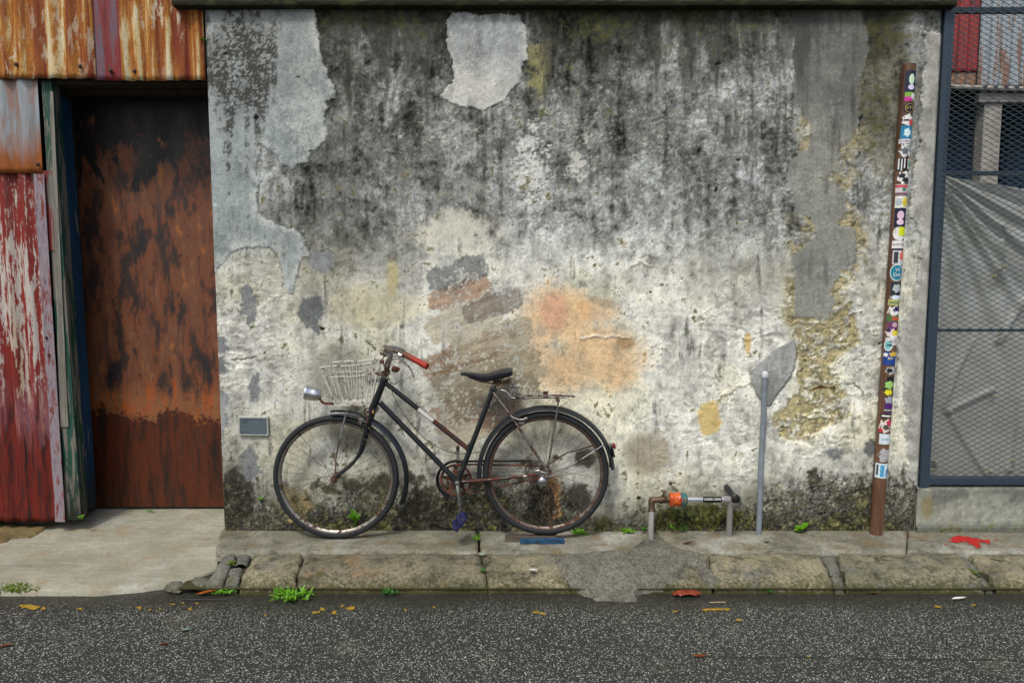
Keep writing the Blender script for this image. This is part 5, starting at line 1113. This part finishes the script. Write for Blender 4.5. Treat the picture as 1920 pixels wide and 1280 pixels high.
# rack
rk = bpy.data.objects.new('rear_rack', None); S.collection.objects.link(rk); rk.parent = bk
hw = .055; pts = [Q(966, 744, -hw*.5), Q(978, 742, -hw), Q(1010, 741, -hw), Q(1050, 741, -hw), Q(1068, 742, -hw*.8), Q(1076, 743, -.02), Q(1076, 743, .02), Q(1068, 742, hw*.8), Q(1050, 741, hw), Q(1010, 741, hw), Q(978, 742, hw), Q(966, 744, hw*.5)]
b = MB(); b.tube(cr(pts, 4), .0052, 8); part(b, 'rack_loop', m_rustchrome, rk)
for s_ in (-1, 1): b = MB(); b.tube(cr([Q(940, 731, s_*.02), Q(948, 733, s_*.025), Q(958, 743, s_*.03), Q(968, 746, s_*.03), Q(1060, 745, s_*.03)], 5), .0045, 8); part(b, 'rack_bar', m_chrome, rk)
b = MB(); b.box(Q(1023, 739, 0), (.026, .13, .006), None, .002); b.box(Q(1023, 737, -.055), (.026, .01, .022), None, .002); b.box(Q(1045, 748, 0), (.02, .11, .012), None, .002); part(b, 'rack_plate', m_redrust, rk)
for s_ in (-1, 1): b = MB(); b.tube([Q(1047, 748, s_*.05), Q(1046, 760, s_*.055), Q(1027, 880, s_*.066)], .0045 if s_ < 0 else .0055, 8); b.lathe(Q(1046, 754, s_*.056), (0, -1, 0), [(0, .006), (.006, .005)], 8); part(b, 'rack_strut', m_rustchrome if s_ < 0 else m_rust, rk)
# rear stays, lamp, tail
b = MB(); b.tube(cr([Q(1030, 879, -.066), Q(1048, 879, -.064), Q(1070, 872, -.056), Q(1131, 834, -.034)], 4), .0038, 8); part(b, 'mudguard_stay', m_chrome)
b = MB(); b.tube(cr([Q(1024, 893, -.066), Q(1040, 890, -.064), Q(1060, 879, -.058), Q(1118, 844, -.04)], 4), .0036, 8); part(b, 'mudguard_stay', m_rustchrome)
b = MB(); b.tube(cr([Q(1030, 869, .06), Q(1060, 850, .055), Q(1085, 843, .045), Q(1116, 833, .035)], 4), .0038, 8); part(b, 'mudguard_stay', m_rust)
b = MB(); b.tube(cr([Q(1092, 853, -.04), Q(1088, 842, -.045), Q(1084, 838, -.04), Q(1080, 848, -.04), Q(1088, 862, -.04)], 4), .002, 6); part(b, 'loose_wire', m_cable)
b = MB(); b.box(Q(1148, 844, 0), (.012, .05, .07), Matrix.Rotation(-.25, 3, 'Y'), .004); rlmp = part(b, 'tail_light', m_bblack)
b = MB(); b.box(Q(1149, 835, 0)+Vector((.006, 0, 0)), (.014, .044, .030), Matrix.Rotation(-.25, 3, 'Y'), .005); part(b, 'red_lens', m_redlens, rlmp)
# transmission
cg = bpy.data.objects.new('chainset', None); S.collection.objects.link(cg); cg.parent = bk
Cc = Q(855, 899, .045)
b = MB(); n = 48; R0 = .088; fr = []
for k in range(n*2):
    t = math.pi*k/n; rad = Vector((math.cos(t), 0, math.sin(t))); ro = R0+(.004 if k % 2 else -.002); fr.append((Cc+rad*ro, rad, Vector((0, 1, 0))))
b.sweep(fr, [(0, -.002), (0, .002), (-.014, .002), (-.014, -.002)], True)
for k in range(5):
    t = 2*math.pi*k/5+.4; rad = Vector((math.cos(t), 0, math.sin(t))); tn = Vector((-math.sin(t), 0, math.cos(t)))
    b.add([Cc+rad*.02+tn*.012, Cc+rad*.078+tn*.006, Cc+rad*.078-tn*.006, Cc+rad*.02-tn*.012] + [Cc+rad*.02+tn*.012+Vector((0, .003, 0)), Cc+rad*.078+tn*.006+Vector((0, .003, 0)), Cc+rad*.078-tn*.006+Vector((0, .003, 0)), Cc+rad*.02-tn*.012+Vector((0, .003, 0))], [(0, 1, 2, 3), (7, 6, 5, 4), (0, 4, 5, 1), (2, 6, 7, 3)])
b.lathe(Cc-Vector((0, .004, 0)), (0, 1, 0), [(0, .026), (.008, .026)], 16)
fr = [(Cc+Vector((math.cos(t), 0, math.sin(t)))*.052, Vector((math.cos(t), 0, math.sin(t))), Vector((0, 1, 0))) for t in [2*math.pi*k/32 for k in range(32)]]
b.sweep(fr, [(0, -.0015), (0, .0015), (-.008, .0015), (-.008, -.0015)], True)
part(b, 'chainring', m_redrust, cg)
b = MB(); fr = []
for k in range(26):
    t = math.radians(58+(250-58)*k/25); rad = Vector((math.cos(t), 0, math.sin(t))); fr.append((Cc+rad*(R0+.018), rad, Vector((0, 1, 0))))
b.sweep(fr, [(.004, -.012), (.004, .012), (-.012, .013), (-.012, .0115), (.0025, .0105), (.0025, -.0105)]); part(b, 'chain_guard', m_bblack, cg)
def chain(p, q_, nm='chain'):
    b = MB(); L_ = (q_-p).length; k = int(L_/.0127); d = (q_-p).normalized(); up = Vector((0, 1, 0)).cross(d)
    for i in range(k):
        c0 = p+d*(i+.5)*.0127; w_ = .0022 if i % 2 else .0036
        b.box(c0+Vector((0, -w_, 0)), (.014, .0012, .008), Matrix((d, Vector((0, 1, 0)), up)).transposed()); b.box(c0+Vector((0, w_, 0)), (.014, .0012, .008), Matrix((d, Vector((0, 1, 0)), up)).transposed())
    return part(b, nm, m_redrust, cg, False)
chain(Cc+Vector((.004, -.002, R0)), Cr+Vector((.0, .043, .030))); chain(Cc+Vector((.01, -.002, -R0)), Cr+Vector((.004, .043, -.030)))
b = MB(); p, q_ = Q(860, 866, .03), Q(998, 862, .035); b.box((p+q_)/2, ((q_-p).length, .004, .012), Matrix.Rotation(-.008, 3, 'Y'), .001); part(b, 'chain_cover', m_bblack, cg)
b = MB(); b.lathe(Cr+Vector((0, .041, 0)), (0, 1, 0), [(0, .034), (.004, .034)], 20); part(b, 'sprocket', m_rust, cg)
ca = bpy.data.objects.new('crank_and_pedal', None); S.collection.objects.link(ca); ca.parent = bk
b = MB(); c0, c1 = Q(857.5, 905, -.055), Q(863.5, 964, -.062); b.tube([c0+Vector((0, 0, .006)), c0, c0.lerp(c1, .5), c1, c1-Vector((0, 0, .006))], [.006, .013, .009, .010, .006], 12, flat_=.7); b.lathe(c0-Vector((0, .008, 0)), (0, -1, 0), [(-.012, .014), (.004, .013), (.006, .006)], 12); part(b, 'crank_arm', m_chrome, ca)
def pedal(c, rot, mat, sc=1.0):
    b = MB(); R = Matrix.Rotation(rot, 3, 'Y'); R = R @ Matrix.Rotation(.25, 3, 'X')
    for s_ in (-1, 1): b.box(c+R @ Vector((s_*.034, 0, 0)), (.018, .085, .024), R, .004); b.box(c+R @ Vector((0, s_*.040, 0)), (.066, .010, .020), R, .003)
    for k in range(-3, 4): b.box(c+R @ Vector((.044, k*.011, 0)), (.003, .006, .026), R, .001); b.box(c+R @ Vector((-.044, k*.011, 0)), (.003, .006, .026), R, .001)
    b.tube([c+R @ Vector((0, -.045, 0)), c+R @ Vector((0, .06, 0))], .010, 10); return part(b, 'pedal', mat, ca)
pedal(Q(862, 977, -.115), math.radians(-50), m_blueplastic)
b = MB(); b.tube([Q(857, 897, .056), Q(858, 870, .062), Q(858, 841, .064)], [.012, .008, .010], 10, flat_=.6); part(b, 'crank_arm', m_greystrut, ca)
b = MB(); b.lathe(Q(858, 840, .04), (0, 1, 0), [(0, .005), (.004, .010), (.02, .010), (.024, .006)], 10); part(b, 'pedal_spindle', m_rust, ca)
# dropouts + stand lug
b = MB(); b.box(Q(1018, 889, -.062), (.050, .006, .030), Matrix.Rotation(.2, 3, 'Y'), .006); b.lathe(Q(1017, 903, -.068), (0, -1, 0), [(0, .024), (.004, .024), (.010, .016), (.012, .006)], 18); b.box(Q(1008, 885, -.066), (.03, .008, .026), Matrix.Rotation(-.1, 3, 'Y'), .004); part(b, 'rear_dropout', m_chrome)
b = MB(); b.box(Q(985, 878, -.052), (.006, .012, .05), None, .002); b.box(Q(985, 893, -.052), (.03, .02, .018), None, .004); part(b, 'stay_bracket', m_rustchrome)
b = MB(); b.tube(cr([Q(952, 772, -.04), Q(960, 781, -.05), Q(972, 786, -.052), Q(984, 786, -.05)], 4), .005, 8); b.box(Q(986, 784, -.045), (.02, .02, .012), None, .003); b.box(Q(978, 793, -.04), (.034, .02, .018), None, .004); part(b, 'rear_brake', m_chrome)

# ------------------------------------------------------------------ blocks under the rear wheel
def plank(name, label, p0, p1, d, h, z, Y, mat, tip=0.0):
    a, c = at(p0, 1004, Y), at(p1, 1004, Y); r_ = root(name, label, 'wood block', ((a.x+c.x)/2, Y, z))
    b = MB(); n = 14; L_ = c.x-a.x; vs = []; fs = []
    for i in range(n+1):
        x = a.x+L_*i/n; w = .0012*math.sin(i*2.1)
        for (yy, zz) in ((-d/2, 0), (-d/2+w, h*.93+w), (-d/2+.003, h+w), (d/2-.003, h-w), (d/2, h*.93), (d/2, 0)): vs.append((x, Y+yy+tip*(x-a.x), z+zz))
    for i in range(n):
        for k in range(6): q = (k+1) % 6; fs.append((i*6+k, i*6+q, i*6+6+q, i*6+6+k))
    fs += [tuple(range(5, -1, -1)), tuple(n*6+k for k in range(6))]; b.add(vs, fs); b.build('timber', mat, r_, False); return r_
m_block = M_plainsheet('weathered_grey_wood', [(34, 28, 22), (80, 70, 58), (112, 102, 88)], (3, 40, 120), .85)
m_blockb = M_plainsheet('blue_painted_block', [(70, 66, 56), (22, 50, 74), (30, 70, 100), (40, 80, 108), (96, 90, 78)], (26, 40, 60), .7)
plank('wood_block', 'grey weathered wood block directly under the rear tyre', 947, 1044, .055, .022, .0, -.135, m_block, .02)
plank('wood_block', 'blue painted wood block in front of the grey one under the rear tyre', 975, 1058, .026, .026, .0, -.180, m_blockb, .0)

# ------------------------------------------------------------------ weeds, leaves, litter, paint
def leafmesh(b, base, d, L_, w_, up=Vector((0, 0, 1)), curl=.25):
    d = d.normalized(); s_ = d.cross(up); s_ = s_.normalized() if s_.length > .01 else Vector((1, 0, 0)); nrm = s_.cross(d); n = 6; vs = []; fs = []
    for i in range(n+1):
        t = i/n; w = w_*math.sin(math.pi*(t**.8))*.5+.0003; c = base+d*(L_*t)-nrm*(curl*L_*t*t*.5); vs += [c-s_*w+nrm*w*.35, c, c+s_*w+nrm*w*.35]
    for i in range(n): fs += [(i*3, i*3+1, i*3+4, i*3+3), (i*3+1, i*3+2, i*3+5, i*3+4)]
    b.add(vs, fs)
def plant(label, x, y, h, n, L_, w_, mat, Y=None, z=0.0, spread=1.0, cat='weed', seed=1, name='weed', stem=True, parts=True, toward=.5):
    base = gnd(x, y, z) if Y is None else at(x, y, Y)
    if Y is None: base.y = min(base.y, -.018)
    r_ = root(name, label, cat, base); q = random.Random(seed)
    if stem: b = MB(); b.tube([base-Vector((0, 0, .002)), base+Vector((0, -.01, h*.6)), base+Vector((.003, -.015, h))], .0015, 5); b.build('stem', m_leafd, r_)
    bb = MB()
    for i in range(n):
        a = 2*math.pi*(i+.3*q.random())/n*1.0; el = .2+.9*q.random(); d = Vector((math.cos(a)*math.cos(el), math.sin(a)*math.cos(el)*.6-toward*.4, math.sin(el)))
        s0 = base+Vector((0, -.008, h*(.35+.6*q.random()))) if stem else base+Vector((spread*(q.random()-.5)*.5*L_*4, -spread*q.random()*.02, .0))
        b = MB() if parts else bb; leafmesh(b, s0, d, L_*(.7+.5*q.random()), w_*(.8+.4*q.random()), Vector((0, -.5, 1)))
        if parts: b.build('leaf', mat, r_)
    if not parts: bb.build('foliage', mat, r_)
    return r_
def tuft(label, x, y, z, rx, rz, n, L_, w_, mat, seed, cat='weed', name='weed', ry=.03, base=None):
    c = gnd(x, y, z) if base is None else base
    if base is None: c.y = min(c.y, -.012 if x > 410 else .30)
    r_ = root(name, label, cat, c); q = random.Random(seed); b = MB()
    for i in range(n):
        u = q.gauss(0, .45); u = max(-1, min(1, u)); p = c+Vector((u*rx, (q.random()-.5)*2*ry, 0)); el = .3+1.0*q.random(); a = q.random()*2*math.pi
        d = Vector((math.cos(a)*math.cos(el)+u*.4, math.sin(a)*math.cos(el)-.2, math.sin(el))); k = rz*(1-.5*abs(u)); s0 = p+Vector((0, 0, k*q.random()*.6))
        leafmesh(b, s0, d, L_*(.6+.7*q.random()), w_*(.6+.7*q.random()), Vector((0, -.4, 1)), .5)
    b.build('foliage', mat, r_); return r_
plant('bright green seedling seen through the front wheel', 666, 997, .11, 9, .046, .024, m_leaf, seed=3, toward=.8)
plant('five-leaved bright green seedling at the wall foot right of the grey conduit', 1500, 997, .03, 7, .048, .028, m_leaf, seed=5, toward=.9)
plant('single pointed green sprout under the water meter', 1256, 992, .03, 4, .030, .011, m_leaf, seed=6)
plant('small dark green sprout beside the left meter riser', 1208, 998, .03, 5, .024, .013, m_leafd, seed=9)
plant('dark-leaved weed in the moss below the water meter', 1272, 984, .025, 5, .030, .012, m_leafd, seed=11)
plant('tiny green weed growing from the wall left of the front tyre', 489, 938, .01, 8, .022, .013, m_leaf, Y=-.01, seed=12)
plant('tiny green sprout at the foot of the green door post', 155, 972, .012, 6, .022, .016, m_leaf, Y=.02, seed=14)
tuft('leafy clump at the wall foot just right of the rear tyre', 1086, 1000, 0, .045, .02, 70, .016, .010, m_leaf, 21)
tuft('yellow-green clump at the wall foot left of the meter riser', 1178, 997, 0, .035, .03, 70, .014, .009, m_leaf, 22)
tuft('large feathery green weed at the road edge below a kerb joint', 548, 1120, -.10, .085, .03, 130, .036, .009, m_leaf, 23, ry=.045)
tuft('small green weed at the road edge near the orange leaf', 421, 1112, -.10, .05, .015, 60, .022, .007, m_leaf, 24, ry=.02)
tuft('small leafy weed in the split of the long kerb stone', 728, 1112, -.095, .04, .03, 45, .014, .010, m_leafd, 25, ry=.02)
tuft('tiny green weed below the tan kerb stone on the right', 1444, 1110, -.10, .012, .012, 14, .014, .009, m_leafd, 26, ry=.01)
tuft('tiny green weed at the road edge beside the curled dry leaf', 1657, 1108, -.10, .015, .012, 16, .014, .009, m_leafd, 27, ry=.01)
tuft('low green moss clump at the left road edge', 30, 1104, -.09, .12, .02, 260, .014, .010, m_moss, 28, 'moss', 'moss_clump', .04)
tuft('green weed in the gap of the dark cobbles', 434, 1056, -.02, .018, .006, 40, .013, .010, m_moss, 29, ry=.02)
tuft('moss filling the kerb joint below the red paint', 1818, 1068, -.045, .022, .005, 90, .009, .008, m_moss, 30, 'moss', 'moss_clump', .045)
tuft('small green sprig in the kerb joint near the bottle cap', 906, 1070, -.03, .010, .008, 18, .012, .009, m_leafd, 31, ry=.012)
tuft('small weeds along the gap under the rusty door', 282, 958, .01, .022, .006, 20, .012, .009, m_leaf, 32, ry=.006)
tuft('tiny green fern at the top left corner of the wall', 381, 72, 0, .010, .012, 14, .014, .009, m_leaf, 33, base=at(381, 76, .0), ry=.006)
g_ = root('grass_tuft', 'thin grass blades at the pavement edge below the pedal', 'grass', gnd(892, 1013)); b = MB()
for i in range(7): leafmesh(b, gnd(890+i, 1013)+Vector((0, 0, 0)), Vector((-.5+.16*i, -.2, 1.0-.1*abs(i-3))), .05*(.6+.08*i), .004, Vector((0, -1, .2)), .5)
b.build('blades', m_leaf, g_)
def fallen(name, label, cat, x, y, z, L_, w_, ang, c1, c2, curl=.3, h=.004):
    m_ = M_leaf(name+'_surface', c1, c2) if cat == 'leaf' else flat(name+'_surface', lin(c1), .5)
    p = gnd(x, y, z); r_ = root(name, label, cat, p); b = MB(); d = Vector((math.cos(ang), math.sin(ang), 0)); leafmesh(b, p-d*L_/2+Vector((0, 0, h)), d, L_, w_, Vector((0, 0, 1)), -curl)
    b2 = MB(); b2.v = [(v[0], v[1], v[2]-.0015) for v in b.v]; b2.f = b.f; b.add(b2.v, [tuple(reversed(f)) for f in b2.f]); b.build('blade', m_, r_); return r_
fallen('fallen_leaf', 'narrow orange leaf on the road edge left of the small weed', 'leaf', 387, 1113, -.10, .095, .026, .2, (150, 80, 24), (186, 110, 40))
for i, a in enumerate((0.0, .12, -.15)): pass
r_ = root('fallen_leaf', 'crumpled wet reddish-brown leaf at the kerb by the asphalt patch', 'leaf', gnd(1287, 1114, -.10)); b = MB(); q = random.Random(4)
XX, YY = np.meshgrid(np.linspace(-1, 1, 26), np.linspace(-1, 1, 14)); m_ = (XX**2+YY**2) < 1; ZZ = .016*np.sqrt(np.clip(1-XX**2-YY**2, 0, 1))*(1+1.4*fbm(XX*2.5, YY*5, 3, 4)) + .003
c0 = gnd(1287, 1114, -.10); gridmesh('blade', np.stack([c0.x+XX*.075, c0.y+YY*.030+.006*XX, c0.z+ZZ], -1), m_[:-1, :-1] & m_[1:, 1:], M_plainsheet('wet_brown_leaf', [(70, 26, 16), (124, 50, 28), (150, 84, 56)], (60, 60, 60), .3), r_)
fallen('fallen_leaf', 'brown dry leaf lying on the pavement right of the meter', 'leaf', 1292, 1019, .003, .07, .016, .1, (66, 40, 22), (96, 60, 34))
fallen('fallen_leaf', 'tiny dark leaf flat on the pavement before the conduit', 'leaf', 1438, 1017, .003, .035, .012, -.1, (40, 34, 22), (64, 50, 34))
fallen('fallen_leaf', 'curled dry yellow leaf at the road edge on the right', 'leaf', 1640, 1111, -.10, .05, .018, .3, (110, 92, 40), (140, 120, 60), -.8, .006)
fallen('fallen_leaf', 'orange-brown leaf lying out on the asphalt right of centre', 'leaf', 1312, 1232, -.10, .06, .02, -.3, (110, 56, 24), (130, 74, 36))
fallen('fallen_leaf', 'small pale blue-green leaf on the asphalt at lower left', 'leaf', 350, 1182, -.10, .045, .018, .1, (110, 140, 132), (134, 160, 150))
fallen('fallen_leaf', 'small red-brown leaf on the asphalt at the left', 'leaf', 308, 1209, -.10, .035, .014, .1, (96, 40, 26), (120, 60, 40))
fallen('fallen_leaf', 'small rusty leaf in the bottom left corner of the road', 'leaf', 12, 1212, -.10, .06, .016, .3, (104, 60, 30), (130, 80, 44))
fallen('litter_scrap', 'white paper scrap on the road at the right', 'litter', 1798, 1123, -.10, .07, .018, .05, (214, 214, 206), (214, 214, 206), .2)
fallen('litter_scrap', 'small white scrap on the long grey kerb stone end', 'litter', 1000, 1070, -.02, .05, .022, -.2, (196, 196, 190), (196, 196, 190), .1)
b = MB(); r_ = root('stick', 'thin pale stick lying on the road by the red-brown leaf', 'stick', gnd(1345, 1128, -.10)); b.tube([gnd(1330, 1129, -.095), gnd(1360, 1128, -.095)], .003, 6); b.build('twig', flat('pale_twig', lin((150, 132, 100)), .8), r_)
b = MB(); r_ = root('bottle_cap', 'flattened pale bottle cap at the pavement edge', 'bottle cap', gnd(904, 1038, .004)); b.lathe(gnd(904, 1038, .002), (0, 0, 1), [(0, .018), (.003, .019), (.005, .015)], 16); b.build('cap', flat('dull_green_cap', lin((130, 142, 126)), .5), r_)
b = MB(); r_ = root('iron_bar', 'thin black bar lying along the road edge near the orange leaf', 'bar', gnd(380, 1123, -.10)); b.tube([gnd(338, 1123, -.096), gnd(424, 1123, -.096)], .0028, 6); b.build('rod', m_bblack, r_)
# painted marks (flat): yellow flecks, red spray
m_yel = flat('worn_yellow_paint', lin((152, 122, 34)), .8, var=.6, sc=220); m_rsp = flat('red_spray_paint', lin((168, 26, 20)), .8, var=.6, sc=120)
rdroot = bpy.data.objects['road']
hr = lambda X, Y: hroad(X, Y)+.003
q = random.Random(5); fl_ = [(60, 1138, 16, 6), (42, 1136, 8, 3), (82, 1140, 5, 3), (262, 1139, 5, 4), (281, 1143, 4, 2), (301, 1141, 4, 2), (344, 1131, 4, 2), (357, 1141, 5, 3), (370, 1131, 5, 2), (325, 1133, 6, 2), (595, 1147, 6, 2), (604, 1142, 6, 3), (627, 1148, 6, 3), (658, 1140, 9, 4), (642, 1136, 4, 2), (590, 1148, 5, 2), (813, 1138, 3, 3), (1005, 1147, 7, 2), (1018, 1150, 5, 3), (1340, 1142, 32, 1.7), (1362, 1142, 8, 2.2), (1322, 1143, 7, 2), (1265, 1146, 5, 2), (1385, 1162, 6, 2.5), (1758, 1137, 7, 2.5), (1825, 1134, 4, 2), (498, 1153, 4, 2), (150, 1141, 8, 2), (760, 1143, 3, 2), (1515, 1230, 4, 1.5)]
for x, y, rx, ry in fl_:
    ground_patch('paint_fleck', [(x+rx*math.cos(t)*(1+.3*math.sin(3*t+x)), y+ry*math.sin(t)*(1+.3*math.sin(2*t+y))) for t in [2*math.pi*k/12 for k in range(12)]], .0015, m_yel, rdroot, res=.0035, base=hr, wob=1.6, wf=.4)
def hp(X, Y): return .006*fbm(X*8, Y*8, 5, 4)+.004
m_rsp2 = flat('thin_red_overspray', lin((150, 84, 68)), .8, var=.5, sc=260)
q = random.Random(8)
for i in range(26):
    x, y = 1820+q.gauss(0, 26), 1014+q.gauss(0, 5); r__ = 1.0+1.6*q.random()
    ground_patch('overspray_speck', [(x+2*r__*math.cos(t), y+r__*math.sin(t)) for t in [2*math.pi*k/8 for k in range(8)]], .001, m_rsp2, pav, res=.003, base=lambda X, Y: .006*fbm(X*8, Y*8, 5, 4)+.0035, wob=.8, wf=.4)
ground_patch('red_spray_mark', [(1780, 1010), (1790, 1004), (1808, 1004), (1828, 1009), (1858, 1014), (1856, 1018), (1832, 1016), (1842, 1026), (1834, 1028), (1818, 1018), (1806, 1014), (1796, 1018), (1786, 1016)], .0015, m_rsp, pav, res=.004, base=hp, wob=2, wf=.3)
